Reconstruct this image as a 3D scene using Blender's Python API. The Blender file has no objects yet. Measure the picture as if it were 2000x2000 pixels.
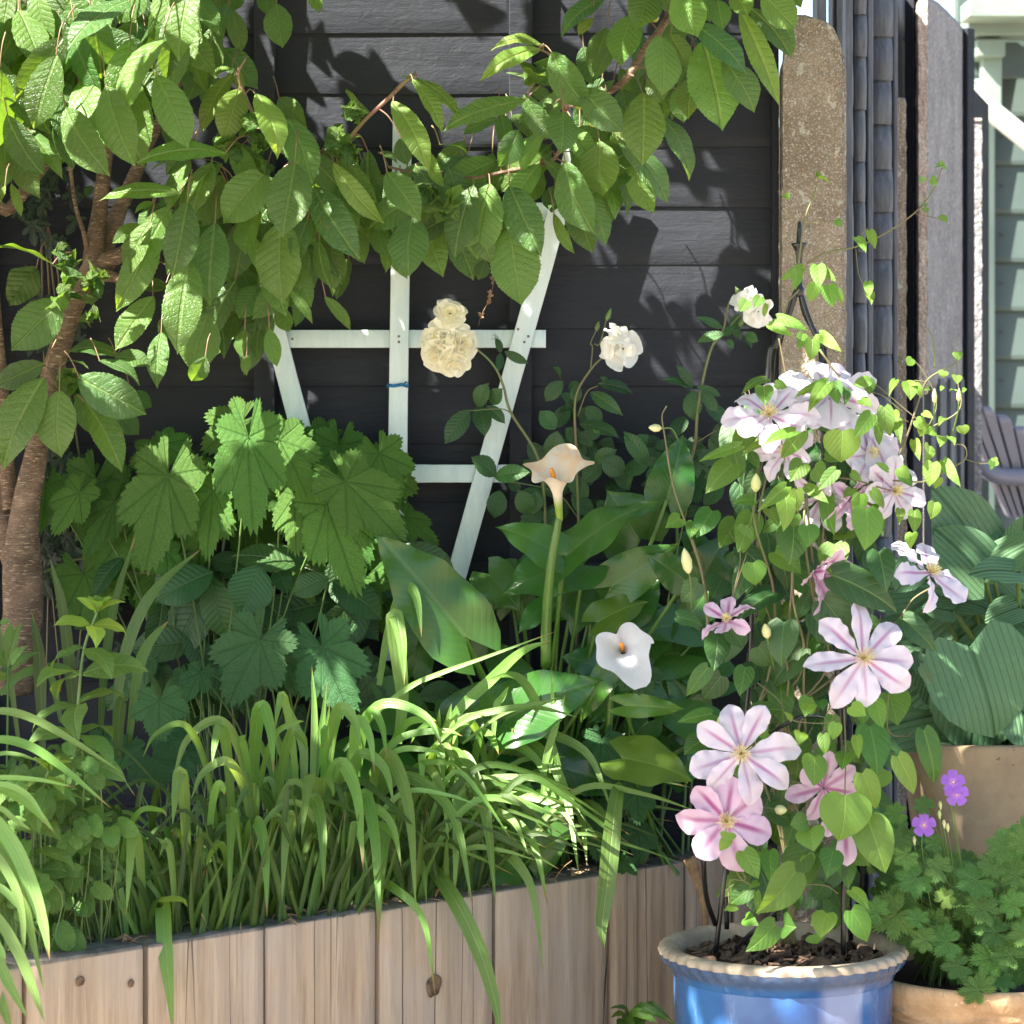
import bpy, bmesh, math, random
import numpy as np
from mathutils import Vector, noise as mnoise
random.seed(7); rng = np.random.default_rng(7)
sc = bpy.context.scene
COL = sc.collection
# ---------------- camera, sky, sun, exposure ----------------
FPX, HY, CZ = 5500.0, 750.0, 1.35            # focal length and horizon in photo pixels, eye height in metres
cam = bpy.data.objects.new('camera', bpy.data.cameras.new('camera')); COL.objects.link(cam)
cam.location = (0, 0, CZ); cam.rotation_euler = (math.radians(90), 0, 0)
cam.data.sensor_width = 36; cam.data.lens = 36*FPX/2000; cam.data.shift_y = (HY-1000)/2000
cam.data.clip_end = 500; cam.data.dof.use_dof = True; cam.data.dof.focus_distance = 4.65; cam.data.dof.aperture_fstop = 9; sc.camera = cam
SD = np.array([0.64, 0.42, -0.76]); SD = SD/np.linalg.norm(SD)       # the way the sunlight travels
w = bpy.data.worlds.new('World'); sc.world = w; w.use_nodes = True
nt = w.node_tree; bg = nt.nodes['Background']; sky = nt.nodes.new('ShaderNodeTexSky')
sky.sky_type = 'NISHITA'; sky.sun_disc = False
sky.sun_elevation = math.asin(-SD[2]); sky.sun_rotation = math.atan2(-SD[0], -SD[1]) % (2*math.pi)
sky.dust_density = 1.2; sky.air_density = 1.0
nt.links.new(sky.outputs[0], bg.inputs[0]); bg.inputs[1].default_value = 0.07
sl = bpy.data.lights.new('sun', 'SUN'); sl.energy = 5.0; sl.angle = math.radians(0.5); sl.color = (1.0, 0.94, 0.84)
so = bpy.data.objects.new('sun', sl); COL.objects.link(so)
so.rotation_euler = Vector(SD).to_track_quat('-Z', 'Y').to_euler(); so.location = (-4, -2, 6)
sc.view_settings.view_transform = 'Standard'; sc.view_settings.look = 'None'
sc.view_settings.exposure = 2.62; sc.view_settings.gamma = 1

# ---------------- pixel to point ----------------
S_ = 700/1932.0
CR = dict(A=(0, 0), B=(650, 0), C=(1300, 0), D=(0, 650), E=(650, 650), F=(1300, 650), G=(0, 1300), H=(650, 1300), I=(1300, 1300))
def P(px, py, Y): return np.array([(px-1000)/FPX*Y, Y, CZ-(py-HY)/FPX*Y])
def cp(c, x, y): o = CR[c]; return o[0]+x*S_, o[1]+y*S_
def Pc(c, x, y, Y): return P(*cp(c, x, y), Y)
def unit(v):
    v = np.asarray(v, float); n = np.linalg.norm(v); return v/n if n > 1e-9 else np.array([0, 0, 1.0])
def rj(s): return rng.uniform(-s, s)
# ---------------- mesh collector ----------------
class MB:
    def __init__(s): s.v = []; s.f = []; s.uv = []; s.n = 0
    def grid(s, Pg, UV=None):
        r, c = Pg.shape[:2]
        s.v.append(Pg.reshape(-1, 3))
        if UV is None:
            UV = np.stack(np.meshgrid(np.linspace(0, 1, c), np.linspace(0, 1, r)), -1)
        s.uv.append(UV.reshape(-1, 2))
        i = np.arange(r*c).reshape(r, c)
        q = np.stack([i[:-1, :-1], i[:-1, 1:], i[1:, 1:], i[1:, :-1]], -1).reshape(-1, 4)+s.n
        s.f.append(q); s.n += r*c
    def box(s, c, d, rot=0.0, bev=0.0):
        """a box as chamfered closed grid: c centre, d full sizes"""
        hx, hy, hz = d[0]/2, d[1]/2, d[2]/2; b = min(bev, hx*.9, hy*.9, hz*.9)
        lo = [(-hx+b, -hy), (hx-b, -hy), (hx, -hy+b), (hx, hy-b), (hx-b, hy), (-hx+b, hy), (-hx, hy-b), (-hx, -hy+b)]
        li = [(x*(hx-b)/hx, y*(hy-b)/hy) for x, y in lo]
        ca, sa = math.cos(rot), math.sin(rot)
        rows = [(-hz, None), (-hz, li), (-hz+b, lo), (hz-b, lo), (hz, li), (hz, None)]
        R = []
        for z, L in rows:
            L = [(0, 0)]*8 if L is None else L
            R.append([(c[0]+x*ca-y*sa, c[1]+x*sa+y*ca, c[2]+z) for x, y in L+[L[0]]])
        s.grid(np.array(R))
    def tube(s, pts, rad, n=8, smooth=1, cap=True):
        pts = np.asarray(pts, float); rad = np.broadcast_to(np.asarray(rad, float), (len(pts),)) if np.ndim(rad) == 0 else np.asarray(rad, float)
        if smooth > 1 and len(pts) > 2: pts, rad = crom(pts, rad, smooth)
        T = np.gradient(pts, axis=0); rows = []
        nrm = None; L = 0; uv = []
        if cap:
            pts = np.vstack([pts[:1], pts, pts[-1:]]); T = np.vstack([T[:1], T, T[-1:]]); rad = np.r_[0, rad, 0]
        a = np.linspace(0, 2*math.pi, n+1)
        for k in range(len(pts)):
            t = unit(T[k])
            if nrm is None: nrm = unit(np.cross(t, [0.3, 1, 0.1]))
            nrm = unit(nrm-t*np.dot(nrm, t)); b = np.cross(t, nrm)
            if k: L += np.linalg.norm(pts[k]-pts[k-1])
            rows.append(pts[k]+rad[k]*(np.outer(np.cos(a), nrm)+np.outer(np.sin(a), b)))
            uv.append(np.stack([a/(2*math.pi), np.full(n+1, L*10)], -1))
        s.grid(np.array(rows), np.array(uv))
    def lathe(s, prof, c, n=64, f=None):
        a = np.linspace(0, 2*math.pi, n+1); R = []
        for k, (r, z) in enumerate(prof):
            rr = np.full(n+1, r) if f is None else f(k, r, a)
            R.append(np.stack([c[0]+rr*np.cos(a), c[1]+rr*np.sin(a), np.full(n+1, c[2]+z)], -1))
        s.grid(np.array(R))
    def split(s, name, mat, parent=None):
        for v, f, u in zip(s.v, s.f, s.uv):
            b = MB(); b.v = [v]; b.f = [f-f.min()]; b.uv = [u]; b.build(name, mat, parent)
    def build(s, name, mat, parent=None, smooth=True, merge=False):
        V = np.concatenate(s.v); F = np.concatenate(s.f); UV = np.concatenate(s.uv)
        off = np.zeros(3)
        if parent is not None:
            q = parent
            while q is not None: off = off+np.array(q.location); q = q.parent
        me = bpy.data.meshes.new(name)
        me.vertices.add(len(V)); me.vertices.foreach_set('co', (V-off).astype(np.float32).ravel())
        me.loops.add(F.size); me.loops.foreach_set('vertex_index', F.astype(np.int32).ravel())
        me.polygons.add(len(F)); me.polygons.foreach_set('loop_start', np.arange(0, F.size, 4, dtype=np.int32))
        me.polygons.foreach_set('use_smooth', np.full(len(F), smooth))
        me.update(calc_edges=True)
        u = me.uv_layers.new(name='UVMap'); u.data.foreach_set('uv', UV[F.ravel()].astype(np.float32).ravel())
        me.validate()
        if merge:
            bm = bmesh.new(); bm.from_mesh(me); bmesh.ops.remove_doubles(bm, verts=bm.verts, dist=1e-5)
            bmesh.ops.recalc_face_normals(bm, faces=bm.faces); bm.to_mesh(me); bm.free()
        me.materials.append(mat)
        o = bpy.data.objects.new(name, me); COL.objects.link(o)
        if parent is not None: o.parent = parent
        return o
def crom(p, r, m):
    q = np.vstack([2*p[0]-p[1], p, 2*p[-1]-p[-2]]); out = []; ro = []
    for i in range(1, len(q)-2):
        for k in range(m):
            t = k/m; a, b, c, d = q[i-1], q[i], q[i+1], q[i+2]
            out.append(.5*((2*b)+(-a+c)*t+(2*a-5*b+4*c-d)*t*t+(-a+3*b-3*c+d)*t**3)); ro.append(r[i-1]*(1-t)+r[i]*t)
    out.append(p[-1]); ro.append(r[-1]); return np.array(out), np.array(ro)
def tag(o, label=None, cat=None, group=None, kind=None):
    if label: o['label'] = label
    if cat: o['category'] = cat
    if group: o['group'] = group
    if kind: o['kind'] = kind
    return o
def thing(name, label, cat, loc=(0, 0, 0), group=None):
    o = bpy.data.objects.new(name, None); COL.objects.link(o); o.location = tuple(float(x) for x in loc); o.empty_display_size = .05
    return tag(o, label, cat, group)
# ---------------- materials ----------------
def lin(r, g, b): return tuple(((x/255+.055)/1.055)**2.4 if x > 10 else x/255/12.92 for x in (r, g, b))+(1,)
class N:
    def __init__(s, name):
        s.m = bpy.data.materials.new(name); s.m.use_nodes = True; s.t = s.m.node_tree; s.bs = s.t.nodes['Principled BSDF']; s.out = s.t.nodes['Material Output']
    def n(s, ty, **k):
        x = s.t.nodes.new('ShaderNode'+ty)
        for a, b in k.items():
            if a[0] == 'i' and a[1:].isdigit(): s.put(x.inputs[int(a[1:])], b)
            else: setattr(x, a, b)
        return x
    def put(s, sock, v):
        if isinstance(v, bpy.types.NodeSocket): s.t.links.new(v, sock)
        else: sock.default_value = v
    def M(s, op, a, b=0.0, c=0.0):
        x = s.n('Math', operation=op); s.put(x.inputs[0], a); s.put(x.inputs[1], b); s.put(x.inputs[2], c); return x.outputs[0]
    def mr(s, v, a, b, c, d):
        x = s.n('MapRange', interpolation_type='SMOOTHSTEP'); s.put(x.inputs[0], v)
        for i, q in enumerate((a, b, c, d)): x.inputs[i+1].default_value = q
        return x.outputs[0]
    def mix(s, f, a, b, mode='MIX'):
        x = s.n('Mix', data_type='RGBA', blend_type=mode); s.put(x.inputs[0], f); s.put(x.inputs[6], a); s.put(x.inputs[7], b); return x.outputs[2]
    def noise(s, vec, scale, det=4, rough=.55, dist=0):
        x = s.n('TexNoise'); s.put(x.inputs['Vector'], vec); x.inputs['Scale'].default_value = scale; x.inputs['Detail'].default_value = det
        x.inputs['Roughness'].default_value = rough; x.inputs['Distortion'].default_value = dist; return x.outputs[0]
    def mapv(s, vec, sc3, loc=(0, 0, 0)):
        x = s.n('Mapping'); s.put(x.inputs[0], vec); x.inputs['Scale'].default_value = sc3; x.inputs['Location'].default_value = loc; return x.outputs[0]
    def ramp(s, f, stops):
        x = s.n('ValToRGB'); s.put(x.inputs[0], f); e = x.color_ramp.elements
        while len(e) < len(stops): e.new(.5)
        for k, (p, c) in enumerate(stops): e[k].position = p; e[k].color = c
        return x.outputs[0]
    def bump(s, h, st, dist=.01):
        x = s.n('Bump'); s.put(x.inputs['Height'], h); x.inputs['Strength'].default_value = st; x.inputs['Distance'].default_value = dist
        s.t.links.new(x.outputs[0], s.bs.inputs['Normal']); return x.outputs[0]
    def obj(s): return s.n('TexCoord').outputs['Object']
    def uv(s): return s.n('TexCoord').outputs['UV']
    def set(s, **k):
        for a, b in k.items(): s.put(s.bs.inputs[a.replace('_', ' ')], b)
        return s
def leafmat(name, base, light, vein, NL=9, K=.9, bump=.6, rough=.42, trans=.36, tcol=None, var=.35, spec=.5, blotch=0., par=False, net=.0, browntip=False):
    """leaf lamina: UV is planar along the leaf, x about .5 is the midrib"""
    m = N(name); sp = m.n('SeparateXYZ', i0=m.uv()); x = m.M('ABSOLUTE', m.M('SUBTRACT', sp.outputs[0], .5)); y = sp.outputs[1]
    if par:    # long veins running with the blade
        fr = m.M('FRACT', m.M('MULTIPLY', x, NL))
    else:
        fr = m.M('FRACT', m.M('MULTIPLY', m.M('SUBTRACT', y, m.M('MULTIPLY', m.M('POWER', x, 1.15), K)), NL))
    tri = m.M('ABSOLUTE', m.M('SUBTRACT', fr, .5))            # 0 mid cell .. .5 on a vein
    lat = m.mr(tri, .44, .5, 0, 1); mid = m.mr(x, .006, .022, 1, 0)
    mx = m.M('MAXIMUM', m.M('MULTIPLY', lat, .55), mid)
    isl = m.n('NewGeometry').outputs['Random Per Island']
    oc = m.obj(); no = m.noise(oc, 22, 3)
    c = m.mix(m.mr(isl, 0, 1, 0, 1), base, light)
    wn = m.n('TexWhiteNoise', noise_dimensions='1D'); m.put(wn.inputs['W'], m.M('MULTIPLY', isl, 91.7))
    hs = m.n('HueSaturation'); m.put(hs.inputs['Color'], c); m.put(hs.inputs['Value'], m.M('ADD', 1-var/2, m.M('MULTIPLY', wn.outputs[0], var)))
    m.put(hs.inputs['Hue'], m.M('ADD', .49, m.M('MULTIPLY', wn.outputs[0], .02)))
    c = m.mix(m.mr(no, .3, .75, 0, .4), hs.outputs[0], m.mix(1.0, hs.outputs[0], (.72, .80, .62, 1), 'MULTIPLY'))
    if blotch > 0:
        b2 = m.noise(oc, 60, 4, .6); c = m.mix(m.mr(b2, .66, .74, 0, blotch), c, lin(150, 120, 50))
    c = m.mix(m.M('MULTIPLY', mx, .42), c, vein)
    fine = m.noise(m.uv(), 55, 3, .6)
    if net:
        vo = m.n('TexVoronoi', feature='DISTANCE_TO_EDGE'); m.put(vo.inputs['Vector'], m.uv()); vo.inputs['Scale'].default_value = 34; ed_ = m.mr(vo.outputs[0], .0, .12, 0, 1); fine = m.M('ADD', fine, m.M('MULTIPLY', ed_, net)); c = m.mix(m.M('MULTIPLY', m.M('SUBTRACT', 1.0, ed_), .22), c, vein)
    if browntip:
        c = m.mix(m.mr(m.M('ADD', y, m.M('MULTIPLY', m.M('SUBTRACT', wn.outputs[0], .5), .10)), .93, .99, 0, .85), c, (.22, .13, .05, 1)); c = m.mix(m.mr(m.noise(oc, 75, 3), .70, .76, 0, .5), c, (.30, .22, .07, 1))
    h = m.M('SUBTRACT', m.M('ADD', m.M('MULTIPLY', m.M('COSINE', m.M('MULTIPLY', tri, 3.1416)), .30), m.M('MULTIPLY', fine, .55)), m.M('ADD', m.M('MULTIPLY', lat, .30), m.M('MULTIPLY', mid, .9)))
    nb = m.bump(h, bump, .0022)
    m.set(Base_Color=c, Roughness=rough, Specular_IOR_Level=spec)
    tr = m.n('BsdfTranslucent'); tc = m.mix(1.0, c, tcol or (2.6, 2.1, .9, 1), 'MULTIPLY'); m.put(tr.inputs[0], tc); m.t.links.new(nb, tr.inputs['Normal'])
    ms = m.n('MixShader', i0=trans); m.t.links.new(m.bs.outputs[0], ms.inputs[1]); m.t.links.new(tr.outputs[0], ms.inputs[2]); m.t.links.new(ms.outputs[0], m.out.inputs[0])
    return m.m
def petalmat(name, edge, bar, barw=.1, trans=.35, rough=.55, bumpst=.25, inner=None):
    m = N(name); sp = m.n('SeparateXYZ', i0=m.uv()); x = m.M('ABSOLUTE', m.M('SUBTRACT', sp.outputs[0], .5)); y = sp.outputs[1]
    no = m.noise(m.obj(), 30, 3); st = m.noise(m.mapv(m.uv(), (70, 3, 1)), 1, 3)
    k = m.M('MULTIPLY', m.mr(m.M('ADD', x, m.M('MULTIPLY', st, .05)), barw*.35, barw*1.5, 1, 0), m.mr(y, .55, 1.0, 1, .1))
    isl = m.n('NewGeometry').outputs['Random Per Island']
    k = m.M('MULTIPLY', k, m.M('ADD', .55, m.M('MULTIPLY', isl, .45)))
    c = m.mix(k, m.mix(m.mr(no, .3, .7, 0, 1), edge, tuple(e*.9 for e in edge[:3])+(1,)), bar)
    if inner: c = m.mix(m.mr(y, .0, .45, 1, 0), c, inner)
    nb = m.bump(m.M('ADD', st, m.M('MULTIPLY', m.mr(m.M('ABSOLUTE', m.M('SUBTRACT', x, .045)), .0, .02, 0, 1), .5)), bumpst, .003)
    m.set(Base_Color=c, Roughness=rough, Specular_IOR_Level=.3)
    tr = m.n('BsdfTranslucent'); m.put(tr.inputs[0], c); ms = m.n('MixShader', i0=trans)
    m.t.links.new(m.bs.outputs[0], ms.inputs[1]); m.t.links.new(tr.outputs[0], ms.inputs[2]); m.t.links.new(ms.outputs[0], m.out.inputs[0])
    return m.m
def plain(name, a, b=None, scale=8, rough=.6, bump=.2, dist=.003, metal=0, st=(1, 1, 1), spec=.5, det=5):
    m = N(name); v = m.mapv(m.obj(), st); no = m.noise(v, scale, det)
    m.set(Base_Color=m.mix(m.mr(no, .3, .7, 0, 1), a, b or tuple(x*.7 for x in a[:3])+(1,)), Roughness=rough, Metallic=metal, Specular_IOR_Level=spec)
    if bump: m.bump(no, bump, dist)
    return m.m
Mt = {}
Mt['cherry'] = leafmat('cherry_leaf', (.046, .125, .022, 1), (.105, .215, .030, 1), (.19, .29, .09, 1), 10, .85, .8, .31, .42, blotch=.3, net=.5, spec=.7, tcol=(3.0, 2.3, .8, 1))
Mt['cherry_pale'] = leafmat('young_leaf', (.13, .22, .035, 1), (.17, .27, .05, 1), (.24, .34, .09, 1), 12, .8, .8, .42, .42)
Mt['crumple'] = leafmat('crumpled_leaf', (.045, .11, .018, 1), (.10, .19, .03, 1), (.15, .25, .05, 1), 8, .8, 1.3, .36, .35)
Mt['lobed'] = leafmat('lobed_leaf', (.056, .150, .024, 1), (.092, .20, .034, 1), (.030, .085, .016, 1), 6, 1.2, .75, .6, .32, spec=.3, blotch=.12, net=.8)
Mt['lobed_blue'] = leafmat('lobed_cool_leaf', (.035, .120, .038, 1), (.055, .155, .048, 1), (.03, .08, .028, 1), 6, 1.2, .8, .55, .25, spec=.35, net=.8)
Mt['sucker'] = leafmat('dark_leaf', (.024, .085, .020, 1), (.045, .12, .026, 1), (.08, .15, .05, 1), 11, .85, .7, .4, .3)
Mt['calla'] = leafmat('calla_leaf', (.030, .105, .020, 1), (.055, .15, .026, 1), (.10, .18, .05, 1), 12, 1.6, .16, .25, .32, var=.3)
Mt['calla_pale'] = leafmat('calla_sunny_leaf', (.085, .19, .022, 1), (.12, .23, .03, 1), (.2, .3, .07, 1), 12, 1.6, .16, .3, .42)  # yellow-green calla leaves; the sun on the lit one is put into the colour
Mt['hosta'] = leafmat('hosta_leaf', (.065, .155, .070, 1), (.085, .185, .085, 1), (.05, .12, .05, 1), 15, .0, 1.3, .5, .2, par=True, var=.2)
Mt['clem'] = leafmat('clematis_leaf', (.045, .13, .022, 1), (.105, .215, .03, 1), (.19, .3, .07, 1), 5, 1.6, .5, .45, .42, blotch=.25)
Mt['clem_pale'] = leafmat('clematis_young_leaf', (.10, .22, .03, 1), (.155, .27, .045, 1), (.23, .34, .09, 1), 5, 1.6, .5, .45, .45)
Mt['clem_dark'] = leafmat('clematis_shaded_leaf', (.022, .075, .020, 1), (.04, .105, .025, 1), (.13, .22, .07, 1), 5, 1.6, .5, .42, .3)  # darker copy of the clematis leaf; the shade inside is in its colour
Mt['rose_leaf'] = leafmat('rose_leaf', (.022, .07, .02, 1), (.04, .11, .026, 1), (.07, .13, .05, 1), 9, 1., .6, .4, .25)
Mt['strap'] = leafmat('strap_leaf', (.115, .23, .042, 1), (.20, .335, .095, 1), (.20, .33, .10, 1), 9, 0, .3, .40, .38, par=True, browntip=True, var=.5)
Mt['strap_dark'] = leafmat('strap_leaf_inner', (.035, .085, .010, 1), (.07, .14, .018, 1), (.12, .2, .04, 1), 14, 0, .35, .45, .4, par=True, browntip=True, var=.6)  # darker strap colour; the shade deep in the clump is put into it
Mt['herb'] = leafmat('herb_leaf', (.075, .155, .035, 1), (.11, .205, .05, 1), (.16, .26, .09, 1), 7, 1.3, .6, .6, .35, spec=.3)
Mt['herb_tip'] = leafmat('herb_tip_leaf', (.16, .29, .04, 1), (.2, .33, .06, 1), (.26, .38, .1, 1), 7, 1.3, .5, .55, .4)
Mt['geran'] = leafmat('geranium_leaf', (.085, .185, .045, 1), (.135, .26, .06, 1), (.14, .23, .09, 1), 4, 1.3, .7, .6, .3, spec=.3)
Mt['ivy'] = leafmat('ivy_leaf', (.008, .026, .009, 1), (.014, .04, .014, 1), (.08, .12, .07, 1), 4, 1.3, .4, .45, .15)
Mt['clemp'] = petalmat('clematis_petal', lin(222, 211, 226), lin(176, 104, 158), .055)
Mt['clemp_pink'] = petalmat('clematis_petal_pink', lin(218, 188, 212), lin(162, 70, 132), .08)
Mt['rosep'] = petalmat('rose_petal', lin(250, 246, 224), lin(246, 236, 196), .2, .4)
Mt['rosepw'] = petalmat('rose_petal_white', lin(250, 248, 242), lin(246, 242, 228), .2, .4)
Mt['geranp'] = petalmat('geranium_petal', lin(160, 105, 205), lin(120, 60, 170), .03, .3, inner=lin(215, 150, 215))
Mt['stamen'] = plain('stamen', lin(228, 214, 160), lin(200, 180, 110), 60, .6, 0)
Mt['stem'] = plain('green_stem', (.10, .17, .035, 1), (.07, .13, .03, 1), 20, .5, .1)
Mt['rstem'] = plain('rose_stem', (.09, .14, .04, 1), (.13, .10, .05, 1), 20, .5, .1)
Mt['vine'] = plain('vine_stem', (.13, .085, .05, 1), (.12, .14, .05, 1), 14, .6, .1)
Mt['cstem'] = plain('calla_stem', (.045, .11, .012, 1), (.07, .15, .02, 1), 10, .32, .1, st=(8, 8, .5))
Mt['redtwig'] = plain('young_twig', (.16, .13, .05, 1), (.2, .1, .07, 1), 20, .5, .1)
# ---------------- leaf builders ----------------
SH = {
 'cherry': ([0, .03, .12, .28, .48, .68, .84, .93, 1], [.04, .25, .62, .93, 1, .80, .42, .15, .004], 0.0),
 'clem':   ([0, .04, .13, .27, .45, .66, .85, .95, 1], [.42, .72, .95, 1, .9, .62, .28, .10, .004], .10),
 'lance':  ([0, .05, .2, .42, .65, .85, .95, 1], [.1, .35, .8, 1, .8, .4, .15, .004], 0.0),
 'calla':  ([0, .06, .18, .35, .55, .75, .9, 1], [.45, .8, 1, .98, .8, .48, .16, .004], .26),
 'hosta':  ([0, .06, .2, .4, .6, .8, .93, 1], [.5, .82, 1, .97, .8, .48, .17, .004], .20),
 'round':  ([0, .1, .3, .6, .85, .97, 1], [.4, .8, 1, .95, .6, .25, .02], .08),
 'petal':  ([0, .1, .3, .52, .7, .84, .94, .985, 1], [.14, .26, .66, .97, 1, .80, .42, .16, .03], 0.0),
 'rpetal': ([0, .15, .4, .65, .85, .97, 1], [.3, .6, .92, 1, .93, .6, .25], 0.0),
 'gpetal': ([0, .2, .5, .8, .95, 1], [.2, .55, .9, 1, .7, .2], 0.0),
}
def leaf(B, base, tip, W, nrm, shape='cherry', ny=16, nx=3, bow=.08, fold=.12, wave=.0, wf=3.0, serr=.0, roll=0.0, curl=0.0, cup=0.0, twist=0.0, rum=0.0, asym=0.0):
    base = np.asarray(base, float); tip = np.asarray(tip, float); d = tip-base; L = np.linalg.norm(d)
    if L < 1e-4: return
    yd = d/L; n = np.asarray(nrm, float); n = unit(n-yd*np.dot(n, yd)); xd = np.cross(yd, n)
    if roll: c, s = math.cos(roll), math.sin(roll); xd, n = xd*c+n*s, n*c-xd*s
    tt, ww, back = SH[shape]
    t = np.linspace(0, 1, ny+1); t = t if nx < 2 else t*(1+.0)
    hw = np.interp(t, tt, ww)*W/2
    if serr: hw = hw*(1+serr*np.where(np.arange(ny+1) % 2, 1, -1)*np.where((t > .05) & (t < .96), 1, 0))
    s = np.linspace(-1, 1, 2*nx+1); T, Sx = np.meshgrid(t, s, indexing='ij'); HW = hw[:, None]*np.ones_like(Sx)
    if asym: HW = HW*(1+asym*np.sign(Sx))
    X = HW*Sx; A = np.abs(Sx)
    Y = T*L-back*L*(1-T)**3*A+.06*L*A*(1-T)*T*4*(1 if shape != 'calla' else 0)
    ph = rng.uniform(0, 6.28, 3)
    Z = bow*L*4*T*(1-T)+fold*np.abs(X)*(1-.5*A)+cup*(X*X)/(W/2+1e-6)+wave*L*A**2*np.sin(wf*2*math.pi*T+ph[0]+np.sign(Sx)*ph[1])
    if curl: Z = Z-curl*L*np.clip(T-.55, 0, 1)**2*4; 
    if rum: Z = Z+rum*L*(np.sin(T*17+ph[0]+Sx*3)*np.cos(Sx*5+ph[1]+T*6)); X = X*(1+.25*rum*8*np.sin(T*11+ph[2]))
    X2 = X
    if twist:
        a = twist*T; X2 = X*np.cos(a)-Z*np.sin(a)*0; Z = Z+X*np.sin(a)
    G = base+X2[..., None]*xd+Y[..., None]*yd+Z[..., None]*n
    B.grid(G, np.stack([.5+X/L*.9, Y/L], -1))
def palm(B, base, tip, W, nrm, lobes, nth=72, nr=5, droop=.12, fold=.10, serr=.05, span=160, rum=.02, roll=0.0, sf=1.0, pnt=.24):
    """palmately lobed leaf: base = where the petiole joins, tip = end of the middle lobe"""
    base = np.asarray(base, float); d = np.asarray(tip, float)-base; L = np.linalg.norm(d); yd = d/L
    n = np.asarray(nrm, float); n = unit(n-yd*np.dot(n, yd)); xd = np.cross(yd, n)
    if roll: c, s = math.cos(roll), math.sin(roll); xd, n = xd*c+n*s, n*c-xd*s
    th = np.radians(np.linspace(-span, span, nth+1)); R = np.zeros_like(th); la = np.zeros_like(th); ll = np.ones_like(th)
    for a, l, wd in lobes:
        dt = th-math.radians(a); q_ = np.minimum(np.abs(dt)/math.radians(wd), 1); r = l*np.clip(np.cos(q_*1.5708), 0, 1)**.5*(1-pnt*q_)
        k = r > R; R = np.where(k, r, R); la = np.where(k, math.radians(a), la); ll = np.where(k, l, ll)
    R = np.maximum(R, .22)
    R = R*(1+serr*np.where(np.arange(nth+1) % 2, 1, -1))
    xs = (R*np.sin(th)); kx = (W/L)/(xs.max()-xs.min()); kx = min(max(kx, .5), 1.7)
    rr = np.linspace(0.02, 1, nr+1); RR, TH = np.meshgrid(rr, th, indexing='ij'); Rg = RR*R[None, :]
    X = Rg*np.sin(TH)*kx; Y = Rg*np.cos(TH); dl = TH-la[None, :]
    ph = rng.uniform(0, 6.28, 2)
    Z = -droop*(X*X+Y*Y)+droop*np.clip(Y, 0, 2)*.8+fold*np.abs(np.sin(dl))*Rg+rum*np.sin(9*X+ph[0])*np.cos(8*Y+ph[1])
    G = base+(X[..., None]*xd+Y[..., None]*yd+Z[..., None]*n)*L
    UV = np.stack([.5+np.sin(dl)*Rg/ll[None, :]*.7, .02+np.cos(dl)*Rg/ll[None, :]], -1)
    B.grid(G, UV)
LOB5 = [(0, 1.0, 48), (52, .82, 46), (-50, .80, 46), (104, .60, 46), (-104, .60, 46), (150, .46, 36), (-150, .46, 36)]
LOB3 = [(0, 1.0, 60), (62, .80, 55), (-62, .80, 55), (120, .62, 50), (-120, .62, 50), (160, .5, 30), (-160, .5, 30)]
GER = [(0, 1, 36), (48, .97, 36), (-48, .97, 36), (95, .90, 36), (-95, .90, 36), (140, .78, 34), (-140, .78, 34)]
IVY = [(0, 1, 35), (60, .7, 32), (-60, .7, 32), (125, .45, 35), (-125, .45, 35)]
def ribbon(B, pts, W, nrm=(0, -1, .5), m=7, taper=.25, vee=.25, tw=0.0):
    pts, _ = crom(np.asarray(pts, float), np.zeros(len(pts)), m); T = np.gradient(pts, axis=0); k = len(pts)
    t = np.linspace(0, 1, k); L = np.linalg.norm(np.diff(pts, axis=0), axis=1).sum()
    hw = W/2*np.clip(np.interp(t, [0, .15, .42, .62, .8, .93, 1], [.5, .68, 1, .93, .62, .26, .01]), 0, 1); rows = []; uv = []
    for i in range(k):
        tg = unit(T[i]); n = unit(np.asarray(nrm)-tg*np.dot(nrm, tg)); x = np.cross(tg, n)
        a = tw*t[i]; x, n = x*math.cos(a)+n*math.sin(a), n*math.cos(a)-x*math.sin(a)
        rows.append([pts[i]-x*hw[i]+n*hw[i]*vee, pts[i]-x*hw[i]*.5+n*hw[i]*vee*.3, pts[i], pts[i]+x*hw[i]*.5+n*hw[i]*vee*.3, pts[i]+x*hw[i]+n*hw[i]*vee])
        uv.append([(.5+q*hw[i]/W*.5, t[i]) for q in (-1, -.5, 0, .5, 1)])
    B.grid(np.array(rows), np.array(uv))
# ---------------- the setting ----------------
def sheet(name, x0, x1, y0, y1, z, mat, n=2, h=0.0):
    b = MB(); X, Y = np.meshgrid(np.linspace(x0, x1, n), np.linspace(y0, y1, n)); Z = np.full_like(X, z)
    if h: Z = Z+h*np.vectorize(lambda a, c: mnoise.noise(Vector((a*9, c*9, 0)))+.5*mnoise.noise(Vector((a*25, c*25, 3))))(X, Y)
    b.grid(np.stack([X, Y, Z], -1)); return b.build(name, mat)
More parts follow.
